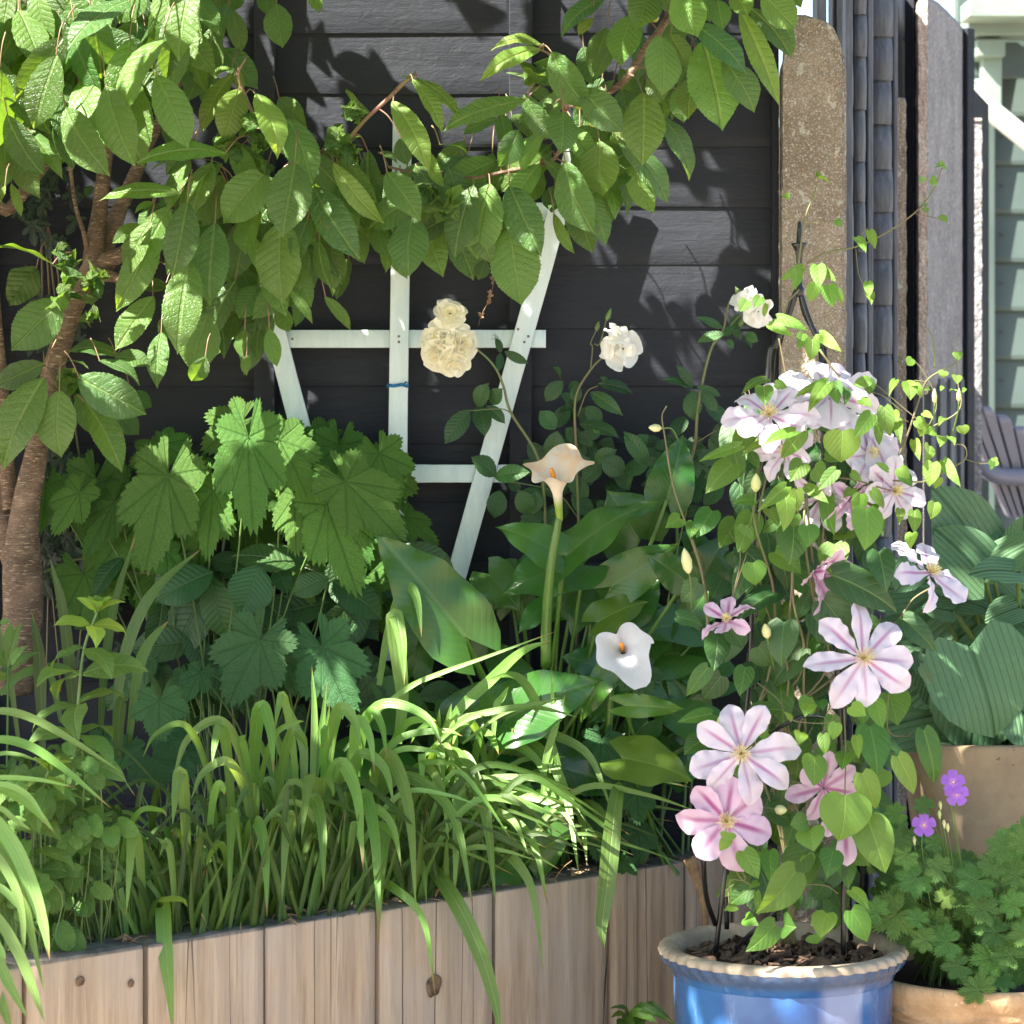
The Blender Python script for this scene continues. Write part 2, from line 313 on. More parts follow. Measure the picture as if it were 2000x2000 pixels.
# paving
m = N('paving'); oc = m.obj(); br = m.n('TexBrick'); m.put(br.inputs['Vector'], oc); br.inputs['Scale'].default_value = 1; br.inputs['Brick Width'].default_value = .45; br.inputs['Row Height'].default_value = .45
br.inputs['Mortar Size'].default_value = .006; br.inputs['Color1'].default_value = (.40, .34, .27, 1); br.inputs['Color2'].default_value = (.37, .31, .25, 1); br.inputs['Mortar'].default_value = (.12, .1, .08, 1)
no = m.noise(oc, 12, 6); m.set(Base_Color=m.mix(m.mr(no, .3, .7, 0, .5), br.outputs[0], (.3, .25, .19, 1)), Roughness=.85); m.bump(no, .3, .004)
Mt['paving'] = m.m
g = sheet('patio', -60, 60, -60, 120, 0, Mt['paving']); tag(g, kind='structure')
m = N('soil'); oc = m.obj(); no = m.noise(oc, 45, 8, .7); m.set(Base_Color=m.ramp(no, [(.3, (.008, .005, .003, 1)), (.55, (.03, .02, .013, 1)), (.75, (.07, .048, .03, 1))]), Roughness=.95); m.bump(no, 1, .02)
Mt['soil'] = m.m
# bed front line
BL, BR_ = np.array([-.727, 4.02]), np.array([.267, 4.90]); BD = unit(BR_-BL); BZ = CZ-.837
def bedY(px):
    k = (px-1000)/FPX; d = BR_-BL; t = (k*BL[1]-BL[0])/(d[0]-k*d[1]); return BL[1]+t*d[1]
b = MB(); q = 40
U, V = np.meshgrid(np.linspace(0, 1, q), np.linspace(0, 1, q))
front = lambda u: (BL-BD*.9)+BD*2.6*u
X = np.zeros_like(U); Y = np.zeros_like(U)
for i in range(q):
    for j in range(q):
        f_ = front(U[i, j]); f_ = np.array([min(f_[0]-.03, .45), min(f_[1]+.03, 5.05)]); X[i, j] = f_[0]; Y[i, j] = f_[1]*(1-V[i, j])+5.09*V[i, j]
Z = BZ-.035+.018*np.vectorize(lambda a, c: mnoise.noise(Vector((a*8, c*8, 0)))+.6*mnoise.noise(Vector((a*30, c*30, 3))))(X, Y)
b.grid(np.stack([X, Y, Z], -1)); tag(b.build('soil', Mt['soil']), kind='structure')
sheet('terrace', 1.05, 8, 6.2, 12, .30, Mt['paving'])['kind'] = 'structure'
# weathered sleeper timber
m = N('sleeper_timber'); oc = m.obj(); oi = m.n('ObjectInfo').outputs['Random']
wv = m.mapv(oc, (1, 1, .05)); ad = m.n('VectorMath', operation='ADD'); m.put(ad.inputs[0], wv); cx = m.n('CombineXYZ'); m.put(cx.inputs[0], m.M('MULTIPLY', oi, 37.)); m.t.links.new(cx.outputs[0], ad.inputs[1])
gr = m.noise(ad.outputs[0], 38, 6, .65, .5); g2 = m.noise(ad.outputs[0], 130, 3, .6); lg = m.noise(m.mapv(oc, (1, 1, .45)), 6.5, 5, .65)
wvt = m.n('TexWave', wave_type='BANDS', bands_direction='X'); m.put(wvt.inputs[0], ad.outputs[0]); wvt.inputs['Scale'].default_value = 9; wvt.inputs['Distortion'].default_value = 14; wvt.inputs['Detail'].default_value = 3; wvt.inputs['Detail Scale'].default_value = .6
c = m.ramp(gr, [(.25, (.23, .155, .10, 1)), (.45, (.38, .28, .19, 1)), (.6, (.46, .345, .245, 1)), (.8, (.56, .44, .33, 1))])
c = m.mix(m.mr(wvt.outputs[0], .2, .8, .22, 0), c, (.30, .21, .15, 1)); c = m.mix(m.mr(g2, .25, .5, .6, 0), c, (.22, .155, .105, 1)); c = m.mix(m.mr(m.noise(ad.outputs[0], 300, 2, .5), .35, .52, .45, 0), c, (.26, .185, .13, 1)); c = m.mix(m.mr(m.noise(oc, 55, 5, .7), .6, .72, 0, .35), c, (.26, .215, .175, 1)); c = m.mix(m.mr(m.n('SeparateXYZ', i0=oc).outputs[2], BZ-.10, BZ-.01, 0, .22), c, (.27, .25, .22, 1))
c = m.mix(m.mr(lg, .35, .7, 0, .7), c, (.36, .305, .26, 1))
crk = m.noise(m.mapv(oc, (1, 1, .02), (3, 1, 0)), 14, 2, .5); ck = m.M('MULTIPLY', m.mr(m.M('ABSOLUTE', m.M('SUBTRACT', crk, .5)), .0, .006, 1, 0), m.mr(m.noise(m.mapv(oc, (1, 1, .15), (9, 1, 0)), 6, 2), .48, .6, 0, 1))
c = m.mix(m.M('MULTIPLY', ck, .85), c, (.03, .02, .015, 1))
sp = m.n('SeparateXYZ', i0=oc)
c = m.mix(m.mr(sp.outputs[2], BZ-.004, BZ-.0005, 0, .85), c, m.ramp(m.noise(oc, 40, 6, .7), [(.35, (.05, .047, .045, 1)), (.65, (.17, .16, .15, 1))]))
dk = m.mr(m.noise(m.mapv(oc, (1, 1, .3)), 7, 4), .55, .72, 0, .35); c = m.mix(dk, c, (.30, .27, .25, 1))
m.set(Base_Color=c, Roughness=.85, Specular_IOR_Level=.2); m.bump(m.M('SUBTRACT', m.M('ADD', m.M('MULTIPLY', gr, .6), m.M('MULTIPLY', wvt.outputs[0], .5)), m.M('MULTIPLY', ck, 2.0)), .65, .004); Mt['sleeper'] = m.m
bed = thing('raised_bed', 'weathered timber raised bed of upright sleepers under the strappy leaves', 'raised bed', (BL[0], BL[1], 0))
seams = [-330, -200, 55, 290, 522, 745, 970, 1195, 1345, 1440, 1530]
def on_bed(px): Y = bedY(px); return np.array([(px-1000)/FPX*Y, Y])
mk = plain('timber_knot', (.045, .028, .018, 1), (.16, .10, .06, 1), 70, .9, .8, st=(1, 1, 1))
for i in range(len(seams)-1):
    a, c_ = on_bed(seams[i]), on_bed(seams[i+1]); L = np.linalg.norm(c_-a); mid = (a+c_)/2; nn = np.array([BD[1], -BD[0]])
    inset = rng.uniform(0, .006); ctr = mid-nn*(.045+inset); b = MB()
    # front face finely gridded so that edges waver
    ny_, nz_ = 14, 30; dz = rng.uniform(-.004, .004); H = BZ+dz
    prof = []; th = .085; hw = L/2-.0036
    per = [(-hw, 0.004), (-hw+.004, 0)]+[(-hw+.004+(2*hw-.008)*k/10, 0) for k in range(1, 10)]+[(hw-.004, 0), (hw, .004), (hw, th-.004), (hw-.004, th), (-hw+.004, th), (-hw, th-.004), (-hw, .004)]
    rows = []
    zs = list(np.linspace(0, H-.006, 24))+[H-.001, H, H]
    for zi, z in enumerate(zs):
        sh = 1.0 if zi < 24 else (.985 if zi == 24 else (.965 if zi == 25 else 0.0)); rw = []
        for (u, v) in per:
            wob = .0016*mnoise.noise(Vector((i*7+u*20, z*1.5, 1))); uu = u*sh+wob; vv = (v-th/2)*sh+th/2+.0018*mnoise.noise(Vector((u*25, z*2, i*3)))
            p2 = ctr+BD*uu+nn*(.0425-vv); rw.append((p2[0], p2[1], z+(0.003*mnoise.noise(Vector((u*14, v*20, i))) if zi > 22 else 0)))
        rows.append(rw)
    b.grid(np.array(rows)); b.build('sleeper', Mt['sleeper'], bed)
def knot(px, py, r, asp=1.6):
    b = MB(); c2 = on_bed(px); nn = np.array([BD[1], -BD[0]]); z = CZ-(py-HY)/FPX*c2[1]; R = []
    for k, (q_, h) in enumerate([(1.25, .0), (1.1, .0022), (.9, .003), (.6, .0018), (.3, .0028), (.02, .0024)]):
        rw = []
        for a in np.linspace(0, 2*math.pi, 25):
            rr = r*q_*(1+.16*math.sin(2*a+1)+.08*math.sin(5*a)); p2 = c2+BD*rr*math.cos(a)+nn*(h-.0015); rw.append((p2[0], p2[1], z+rr*asp*math.sin(a)))
        R.append(rw)
    b.grid(np.array(R)); b.build('knot', mk, bed)
knot(849, 1925, .011, 1.5); knot(158, 1917, .005, 1.3); knot(257, 1921, .0035, 1.6)
# ---------------- dark feather-edge fence ----------------
m = N('black_stained_timber'); oc = m.obj(); wv = m.mapv(oc, (.12, 1, 1)); gr = m.noise(wv, 55, 7, .7, .3); g2 = m.noise(m.mapv(oc, (.05, 1, 1)), 190, 3); lg = m.noise(oc, 3.2, 4)
c = m.ramp(gr, [(.3, (.0072, .0092, .0140, 1)), (.6, (.0145, .0178, .0255, 1)), (.8, (.032, .037, .048, 1))]); c = m.mix(m.mr(lg, .35, .7, 0, .6), c, (.018, .020, .0255, 1))
c = m.mix(m.mr(m.noise(wv, 30, 6, .8), .66, .74, 0, .5), c, (.045, .047, .052, 1))
m.set(Base_Color=c, Roughness=m.mr(gr, .3, .7, .5, .75), Specular_IOR_Level=.3); m.bump(m.M('ADD', m.M('MULTIPLY', m.noise(m.mapv(oc, (.5, 1, 1)), 75, 6, .7, .6), 1.2), m.M('MULTIPLY', g2, .5)), .45, .0035); Mt['black'] = m.m
FY = 5.12
fence = thing('board_fence', 'black stained board fence with wide horizontal boards behind the trellis', 'fence', (0, FY+.03, 0))
ls = [-290, -172, -52, 66, 184, 288, 405, 518, 643, 755, 868, 981, 1096, 1212, 1330, 1450, 1575, 1700, 1850, 2010, 2190]
zf = lambda py: CZ-(py-HY)/FPX*FY
X0, X1 = -1.75, (1508-1000)/FPX*FY
for i in range(len(ls)-1):
    zt, zb = zf(ls[i])+.012, zf(ls[i+1]); b = MB(); nxg = 60; rows = []
    for (dz, dy) in [(1, .010), (1, .0036), (.92, .0034), (.6, .0022), (.3, .001), (.015, 0), (0, .0008), (0, .010)]:
        rw = []
        for x in np.linspace(X0, X1, nxg):
            wb = .0022*mnoise.noise(Vector((x*3, i*5, 0))); rw.append((x, FY+dy+.0025*mnoise.noise(Vector((x*2, i*3, dz*2))), zb+(zt-zb)*dz+wb*(1 if dz < .1 else 0)))
        rows.append(rw)
    b.grid(np.array(rows)); b.build('board', Mt['black'], fence)
for a, c_ in ((496, 538), (994, 1040), (1508, 1521), (-60, -16)):
    xa, xb = (a-1000)/FPX*5.09, (c_-1000)/FPX*5.09; b = MB(); b.box(((xa+xb)/2, 5.102, 1.25), (xb-xa, .034, 2.5), bev=.002); b.build('batten', Mt['black'], fence, smooth=False)
# dried seed sprig caught on the fence
# ---------------- concrete post ----------------
def rough_slab(name, prof, y0, y1, mat, parent=None, amp=.003, seed=0, nz=160, label=None, cat=None):
    """vertical slab: prof = list of (x_left, x_right, z) bottom to top, thickness y0..y1"""
    z = np.array([p[2] for p in prof]); xl = np.array([p[0] for p in prof]); xr = np.array([p[1] for p in prof])
    zz = np.linspace(z[0], z[-1], nz); rows = []
    per = [(t, 0) for t in np.linspace(0, 1, 28)]+[(1, t) for t in np.linspace(.12, 1, 8)]+[(t, 1) for t in np.linspace(.9, 0, 8)]+[(0, t) for t in np.linspace(.9, 0, 8)]
    def pt(u, v, zv):
        a, c_ = np.interp(zv, z, xl), np.interp(zv, z, xr); x = a+(c_-a)*u; y = y0+(y1-y0)*v
        s = Vector((x*60, y*60, zv*60+seed)); n1 = mnoise.noise(s)+.6*mnoise.noise(s*2.3)+.3*mnoise.noise(s*5)
        return (x+(u-.5)*2*amp*n1*.8, y-(0.5-v)*2*amp*n1, zv)
    for zv in zz: rows.append([pt(u, v, zv) for u, v in per])
    top = [(np.mean([r[0] for r in rows[-1]]), np.mean([r[1] for r in rows[-1]]), zz[-1])]*len(per); rows.append(top)
    b = MB(); b.grid(np.array(rows)); return b.build(name, mat, parent)
def aggmat(name, base, dark, pale, rust, sc=1.0, bumpst=.8, wear=1.0):
    m = N(name); oc = m.obj(); v1 = m.n('TexVoronoi', feature='F1'); m.put(v1.inputs['Vector'], oc); v1.inputs['Scale'].default_value = 170*sc; v2 = m.n('TexVoronoi', feature='F1'); m.put(v2.inputs['Vector'], oc); v2.inputs['Scale'].default_value = 420*sc
    sx = m.n('SeparateXYZ', i0=v1.outputs['Color']); s2 = m.n('SeparateXYZ', i0=v2.outputs['Color']); no = m.noise(oc, 9, 6, .65); ns = m.noise(oc, 240, 4, .7)
    c = m.mix(m.mr(no, .35, .65, 0, 1), base, dark); c = m.mix(m.M('MULTIPLY', m.mr(sx.outputs[0], .78, .8, 0, .75), m.mr(v1.outputs[0], .25, .45, 1, 0)), c, pale); c = m.mix(m.M('MULTIPLY', m.mr(sx.outputs[1], .84, .86, 0, .7*wear), m.mr(v1.outputs[0], .25, .45, 1, 0)), c, rust)
    c = m.mix(m.mr(s2.outputs[0], .5, .9, 0, .5), c, tuple(x*.55 for x in base[:3])+(1,)); c = m.mix(m.mr(s2.outputs[1], .75, .9, 0, .45), c, pale)
    c = m.mix(m.mr(m.noise(oc, 38, 3, .6), .60, .66, 0, .7*wear), c, (.52, .5, .42, 1))
    c = m.mix(m.mr(ns, .3, .45, .6, 0), c, tuple(x*.3 for x in dark[:3])+(1,))
    m.set(Base_Color=c, Roughness=.9, Specular_IOR_Level=.25); m.bump(m.M('ADD', m.M('MULTIPLY', v1.outputs[0], -1.3), m.M('ADD', ns, m.M('MULTIPLY', v2.outputs[0], -.8))), bumpst, .006); return m.m
Mt['agg'] = aggmat('exposed_concrete', (.335, .272, .198, 1), (.21, .165, .115, 1), (.56, .54, .48, 1), (.32, .17, .09, 1), 1.2, .6)
Mt['grey_agg'] = aggmat('grey_concrete', (.30, .29, .29, 1), (.21, .205, .21, 1), (.5, .49, .48, 1), (.3, .28, .25, 1), .4, .8, .2)
yP = 5.03; kx = yP/FPX; zP = lambda py: CZ-(py-HY)*kx
post = thing('concrete_fence_post', 'rough tan aggregate concrete post with rounded top beside the climbing clematis', 'fence post', ((1585-1000)*kx, yP+.05, 0))
xL, xR = (1521-1000)*kx, (1645-1000)*kx
rough_slab('post_front', [(xL, xR-.001, 0), (xL+.002, xR, 1.0), (xL+.008, xR, zP(150)), (xL+.010, xR-.002, zP(92)), (xL+.014, xR-.010, zP(62)), (xL+.018, xR-.024, zP(44)), (xL+.024, xR-.044, zP(33)), (xL+.035, xR-.065, zP(29))], yP, yP+.035, Mt['agg'], post, .0026, 1)
rough_slab('post_web', [(xL+.02, xR+.007, 0), (xL+.02, xR+.008, zP(110)), (xL+.03, xR+.002, zP(80)), (xL+.05, xR-.02, zP(52))], yP+.036, yP+.07, Mt['agg'], post, .002, 5)
rough_slab('post_back', [(xL+.01, xR+.015, 0), (xL+.01, xR+.016, zP(130)), (xL+.02, xR+.008, zP(96)), (xL+.04, xR-.01, zP(70))], yP+.071, yP+.105, Mt['agg'], post, .002, 9)
# ---------------- receding lapped fence, posts and slab ----------------
m = N('grey_stained_timber'); oc = m.obj(); gr = m.noise(m.mapv(oc, (1, 1, .12)), 70, 6, .65); c = m.ramp(gr, [(.3, (.036, .041, .050, 1)), (.55, (.078, .086, .100, 1)), (.8, (.14, .15, .165, 1))])
m.set(Base_Color=c, Roughness=.6); m.bump(gr, .7, .005); Mt['greyw'] = m.m
wf_ = thing('lapped_fence', 'slate grey lapped fence panel running back beside the concrete post', 'fence', (.75, 5.7, 0))
def colx(px0, px1, Y0, Y1, name, z0=0, ztop=-40, th=.02, mat=None, par=None, lean=0):
    """vertical strip between two pixel columns at depths Y0,Y1"""
    a = np.array([(px0-1000)/FPX*Y0, Y0]); c_ = np.array([(px1-1000)/FPX*Y1, Y1]); d = c_-a; L = np.linalg.norm(d); ang = math.atan2(d[1], d[0]); mid = (a+c_)/2
    zt = CZ-(ztop-HY)/FPX*min(Y0, Y1); b = MB(); b.box((mid[0], mid[1], (z0+zt)/2), (L, th, zt-z0), ang, .0015)
    return b.build(name, mat or Mt['greyw'], par, smooth=False)
colx(1640, 1690, 5.20, 6.0, 'backing_board', ztop=-150, th=.012, par=wf_)
colx(1688, 1770, 5.6, 6.9, 'backing_board', ztop=-150, th=.012, par=wf_)
for px, wd, Y, tp in ((1591, 19, 5.22, -160), (1622, 13, 5.24, -160), (1643, 18, 5.30, -160), (1689, 12, 5.6, -160), (1740, 9, 5.9, -160)):
    x = (px+wd/2-1000)/FPX*Y; b = MB(); zt = CZ-(tp-HY)/FPX*Y; b.box((x, Y, zt/2), (wd/FPX*Y, .03, zt), .25, .002); b.build('upright', Mt['greyw'], wf_, smooth=False)
for col, (px, wd, Y) in enumerate(((1666, 24, 5.45), (1701, 40, 5.72), (1772, 16, 6.55))):
    y = -60+col*37
    while y < 1500:
        h = rng.uniform(85, 110); x0, x1 = (px-1000+rj(1.5))/FPX*Y, (px+wd-1000+rj(2))/FPX*Y; zt, zb = CZ-(y-HY)/FPX*Y, CZ-(y+h-HY)/FPX*Y; b = MB(); rows = []
        for k, t in enumerate(np.linspace(0, 1, 8)):
            bul = .012*math.sin(math.pi*t)+.010*t; z = zt+(zb-zt)*t+ .003*mnoise.noise(Vector((col, y, k)))
            rows.append([(x0, Y-.004-bul, z), (x0+(x1-x0)*.3, Y-.012-bul, z+rj(.001)), (x0+(x1-x0)*.7, Y-.011-bul, z+rj(.001)), (x1, Y-.002-bul, z), (x1, Y+.012-bul, z), (x0, Y+.012-bul, z), (x0, Y-.004-bul, z)])
        b.grid(np.array(rows)); b.build('lap_slat', Mt['greyw'], wf_); y += h*.93
np_ = thing('narrow_concrete_post', 'thin lichen-edged concrete post, shortest one, halfway along the grey fence', 'fence post', (.83, 6.1, 0))
Yn = 6.1; f_ = Yn/FPX
rough_slab('post_shaft', [((1753-1000)*f_, (1771-1000)*f_, 0), ((1753-1000)*f_, (1770-1000)*f_, CZ-(210-HY)*f_), ((1751-1000)*f_, (1767-1000)*f_, CZ-(191-HY)*f_)], Yn, Yn+.05, Mt['agg'], np_, .003, 21, 130)
gp = thing('grey_slab_panel', 'tall grey pebbled slab with pale lit edge beside the shed', 'fence panel', (1.0, 6.6, 0))
Mt['edge'] = aggmat('pale_concrete_edge', (.62, .50, .40, 1), (.45, .34, .26, 1), (.8, .7, .6, 1), (.4, .25, .15, 1), .8, .8, .3)  # pale brown edge; the sunlight falling on it is put into the colour
Yn = 6.45; f_ = Yn/FPX
rough_slab('slab_edge', [((1795-1000)*f_, (1812-1000)*f_, CZ-(770-HY)*f_), ((1794-1000)*f_, (1812-1000)*f_, CZ-(4-HY)*f_), ((1800-1000)*f_, (1808-1000)*f_, CZ-(-6-HY)*f_)], Yn, Yn+.06, Mt['edge'], gp, .003, 31, 120)
b = MB(); R = []
for u in np.linspace(0, 1, 14):
    px = 1812+(1881-1812)*u; Y = 6.46+.75*u; tp = -6+62*u**1.4; bt = 757-20*u; zt, zb = CZ-(tp-HY)/FPX*Y, CZ-(bt-HY)/FPX*Y; x = (px-1000)/FPX*Y
    R.append([(x-.03, Y+.02, zb)]+[(x+.0012*mnoise.noise(Vector((u*30, z*30, 0))), Y, z) for z in np.linspace(zb, zt, 60)]+[(x-.03, Y+.02, zt), (x-.03, Y+.02, zb)])
b.grid(np.array(R)); b.build('slab_face', Mt['grey_agg'], gp)
colx(1775, 1795, 6.5, 6.52, 'slab_frame', ztop=-60, th=.03, mat=Mt['black'], par=gp)
colx(1812, 1884, 6.60, 7.3, 'lower_board', ztop=735, th=.02, par=gp)
for px in (1826, 1846, 1866):
    colx(px, px+7, 6.55+(px-1812)*.0095, 6.57+(px-1812)*.0095, 'lower_upright', ztop=740, th=.03, par=gp)
colx(1881, 1895, 7.2, 7.22, 'slab_frame', ztop=55, th=.03, mat=Mt['black'], par=gp)
colx(1745, 1800, 6.7, 6.75, 'top_rail', z0=2.17, ztop=-30, th=.05, par=gp)
fp = thing('far_concrete_post', 'grey concrete post with square top beyond the pebbled slab', 'fence post', (1.2, 7.3, 0))
Yn = 7.3; f_ = Yn/FPX
rough_slab('post_shaft', [((1892-1000)*f_, (1917-1000)*f_, 0), ((1890-1000)*f_, (1918-1000)*f_, CZ-(236-HY)*f_)], Yn, Yn+.05, Mt['grey_agg'], fp, .0025, 41, 120)
b = MB(); b.box(((1904-1000)*f_, Yn+.03, CZ-(234-HY)*f_), (28*f_, .07, .008), 0, .002); b.build('post_cap', Mt['edge'], fp, smooth=False)
colx(1893, 1921, 7.5, 7.9, 'far_board', ztop=175, th=.03, mat=Mt['black'], par=fp)
# ---------------- shed ----------------
Mt['shed'] = plain('shed_paint', lin(64, 78, 73), lin(56, 70, 66), 5, .55, .12, .002, st=(1, 1, 1))
Mt['shed_pale'] = plain('pale_paint', lin(120, 136, 122), lin(104, 120, 108), 5, .5, .1, .002)
Ys = 9.0; fs = Ys/FPX; xs0 = (1922-1000)*fs
shed = thing('garden_shed', 'grey green painted timber shed wall at the right edge', 'shed', (xs0+1, Ys, .3))
y = -150; kk = 0
while y < 1500:
    zt, zb = CZ-(y-HY)*fs, CZ-(y+95-HY)*fs; b = MB()
    R = [[(x, Ys+dy, zb+(zt-zb)*q) for x in (xs0+.02, xs0+2.5)] for q, dy in ((1.05, .02), (1, .012), (.12, -.006), (.04, -.004), (0, .008), (0, .02))]
    b.grid(np.array(R)); b.build('cladding_board', Mt['shed'], shed, smooth=False); y += 95; kk += 1
b = MB(); b.box((xs0+.006, Ys-.02, 1.6), (.045, .05, 2.7), 0, .003); b.build('corner_trim', Mt['shed'], shed, smooth=False)
for (x0, y0, x1, y1, dY) in ((1884, 30, 2040, 14, .5), (1884, 60, 2040, 52, .34), (1900, 102, 1955, 96, .30), (1893, 160, 1935, 196, .24)):
    b = MB(); p = P(x0, y0, Ys-dY); q_ = P(x1, y1, Ys-dY); mid = (p+q_)/2; b.box(tuple(mid), (abs(q_[0]-p[0]), .16, .055), 0, .004); b.build('eaves_trim', Mt['shed_pale'], shed, smooth=False)
b = MB(); p = P(1935, 130, Ys-.3); b.box((p[0], p[1], p[2]), (.06, .06, .34), 0, .004); b.build('bracket', Mt['shed_pale'], shed, smooth=False)
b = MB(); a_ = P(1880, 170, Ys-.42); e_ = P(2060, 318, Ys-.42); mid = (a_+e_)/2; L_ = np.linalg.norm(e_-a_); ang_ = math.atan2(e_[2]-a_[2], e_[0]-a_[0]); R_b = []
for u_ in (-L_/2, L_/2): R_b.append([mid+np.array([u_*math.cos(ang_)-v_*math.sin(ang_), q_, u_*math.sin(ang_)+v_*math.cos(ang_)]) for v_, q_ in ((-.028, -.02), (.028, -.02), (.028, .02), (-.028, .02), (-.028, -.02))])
b.grid(np.array(R_b)); b.build('sun_patch_strip', plain('sun_patch_white', lin(170, 176, 166), lin(155, 162, 152), 5, .5, .1), shed, smooth=False)  # sun patch on the shed corner, drawn as an added white strip
b = MB(); b.box(tuple(P(2010, 40, Ys-.2)), (.46, .05, .36), 0, .004); b.build('fascia', Mt['shed'], shed, smooth=False)
b = MB(); p = P(1990, -60, Ys-.1); b.box((p[0]+.2, p[1]+.3, p[2]+.14), (1.1, 1.2, .03), 0, .004); b.build('roof', Mt['shed_pale'], shed, smooth=False)
Mt['nail'] = plain('nail_head', (.02, .02, .02, 1), None, 5, .5, 0)
b = MB()
for k in range(11):
    p = P(1957+rj(1), -55+95*k+38, Ys-.010); b.box(tuple(p), (.008, .004, .008), 0, .001)
b.build('nail_heads', Mt['nail'], shed)
# ---------------- garden chair seen from behind ----------------
Mt['chair'] = plain('chair_plastic', lin(122, 121, 130), lin(112, 111, 122), 4, .42, .05)
Yc = 7.4; fc = Yc/FPX
ch = thing('garden_chair', 'grey slatted fan-back garden chair seen from behind at right edge', 'chair', (P(2010, 0, Yc)[0], Yc, .30))
def cpnt(px, py, dY=0): return P(px, py, Yc+dY)
x0_, z0_ = P(1940, 0, Yc)[0], P(0, 905, Yc)[2]; XD = unit((.92, .30, 0)); ND = unit((.30, -.90, -.33))
def cpl(px, py):                                   # a point on the reclined plane of the chair's back
    Y = Yc
    for _ in range(4): q = P(px, py, Y); Y = Yc+.33*(q[0]-x0_)-.36*(q[2]-z0_)
    return P(px, py, Y)
for (ax, ay, bx_, by_, wa, wb) in ((1885, 803, 1968, 1006, 12, 8), (1901, 797, 1980, 1008, 23, 11), (1928, 803, 1992, 1008, 24, 11), (1959, 819, 2008, 1010, 28, 13), (1992, 841, 2026, 1012, 30, 15), (2026, 870, 2045, 1014, 31, 16), (2062, 905, 2064, 1016, 31, 16)):
    p0, p1 = cpl(ax, ay), cpl(bx_, by_); B = MB(); R = []; tk = .014
    for t in [-.045, -.04, -.02, .015]+list(np.linspace(.05, 1, 8)):
        p = p0*(1-t)+p1*t; ww_ = (wa*(1-t)+wb*t)*fc/2*(1 if t > 0 else .9 if t > -.03 else .7 if t > -.042 else 0); k2 = 1 if t > 0 else (.8 if t > -.03 else .5 if t > -.042 else 0)
        R.append([p+XD*ww_*sx_+ND*tk*k2*sy for sx_, sy in ((-1, -.8), (-.85, -1), (.85, -1), (1, -.8), (1, .8), (.85, 1), (-.85, 1), (-1, .8), (-1, -.8))])
    B.grid(np.array(R)); B.build('back_slat', Mt['chair'], ch, smooth=False)
B = MB(); pts = np.array([cpl(a, c_)+ND*d for a, c_, d in ((1897, 884, -.03), (1903, 903, .02), (1922, 915, .045), (1958, 920, .05), (2010, 920, .05), (2080, 916, .05))]); pts, _ = crom(pts, np.zeros(len(pts)), 6)
B.grid(np.array([[p+np.array([0, 0, .021])-ND*.012, p+np.array([0, 0, .023])+ND*.006, p+np.array([0, 0, .014])+ND*.016, p+np.array([0, 0, -.016])+ND*.014, p+np.array([0, 0, -.021]), p-ND*.014, p+np.array([0, 0, .021])-ND*.012] for p in pts])); B.build('back_rail', Mt['chair'], ch)
B = MB(); zs_ = .30+.36; B.box((ch.location[0]+.04, Yc+.25, zs_), (.5, .5, .03), 0, .01); B.build('seat', Mt['chair'], ch)
for sx_ in (-1, 1):
    B = MB(); B.box((ch.location[0]+.04+sx_*.29, Yc+.2, zs_+.2), (.11, .66, .022), 0, .006); B.build('armrest', Mt['chair'], ch)
    for dy in (-.05, .48):
        B = MB(); B.box((ch.location[0]+.04+sx_*.27, Yc+dy, .30+(.27 if dy > 0 else .27)), (.03, .08, .54), 0, .006); B.build('leg', Mt['chair'], ch)
# ---------------- trellis ----------------
m = N('trellis_paint'); oc = m.obj(); no = m.noise(m.mapv(oc, (1, 1, .2)), 60, 6, .7); n2 = m.noise(oc, 26, 5, .7)
c = m.mix(m.mr(no, .3, .7, 0, 1), lin(205, 217, 212), lin(188, 203, 202)); c = m.mix(m.mr(n2, .68, .74, 0, .7), c, lin(120, 120, 108))
m.set(Base_Color=c, Roughness=.5); m.bump(no, .25, .002); Mt['trellis'] = m.m
tr = thing('fan_trellis', 'pale blue-white wooden fan trellis standing against the black fence', 'trellis', (P(776, 0, 5.04)[0], 5.04, BZ-.05))
def slat(x0, y0, x1, y1, wpx, Y, th=.012):
    a, c_ = P(x0, y0, Y), P(x1, y1, Y); d = c_-a; L = np.linalg.norm(d); u = d/L; sdir = np.cross(u, [0, 1, 0]); W = wpx/FPX*Y; b = MB(); R = []
    for k, t in enumerate([0, 0]+list(np.linspace(0, 1, 24))+[1, 1]):
        e = 0 if k in (0, 27) else (.93 if k in (1, 26) else 1); p = a+d*t; wq = W/2*e+.0006*mnoise.noise(Vector((x0, t*9, 0))); R.append([p+sdir*wq*sx_*(1 if e else 0)+np.array([0, th/2*sy*(1 if e else 0), 0]) for sx_, sy in ((-.93, -1), (.93, -1), (1, -.8), (1, .8), (.93, 1), (-.93, 1), (-1, .8), (-1, -.8), (-.93, -1))])
    b.grid(np.array(R)); return b.build('slat', Mt['trellis'], tr)
Yt = 5.055
for q_ in ((560, 662, 1066, 662, 35), (792, 925, 1000, 925, 35), (640, 925, 792, 925, 35), (455, 414, 1107, 414, 35), (700, 1180, 870, 1180, 33)): slat(*q_, Yt)
slat(786, 228, 771, 1290, 37, Yt-.0135); slat(1130, 268, 862, 1230, 39, Yt-.0135); slat(478, 420, 690, 1230, 40, Yt-.0135); 
Mt['screw'] = plain('screw_head', (.18, .17, .16, 1), (.10, .08, .06, 1), 60, .4, 0)
for px_, py_ in ((779, 657), (779, 668), (1032, 657), (1024, 668), (776, 920), (776, 931), (946, 926), (571, 662), (1012, 643)):
    b = MB(); q_ = P(px_, py_, Yt-.0203); b.box(tuple(q_), (.0042, .0015, .0042), 0, .0008); b.build('screw', Mt['screw'], tr)
b = MB(); pts = []
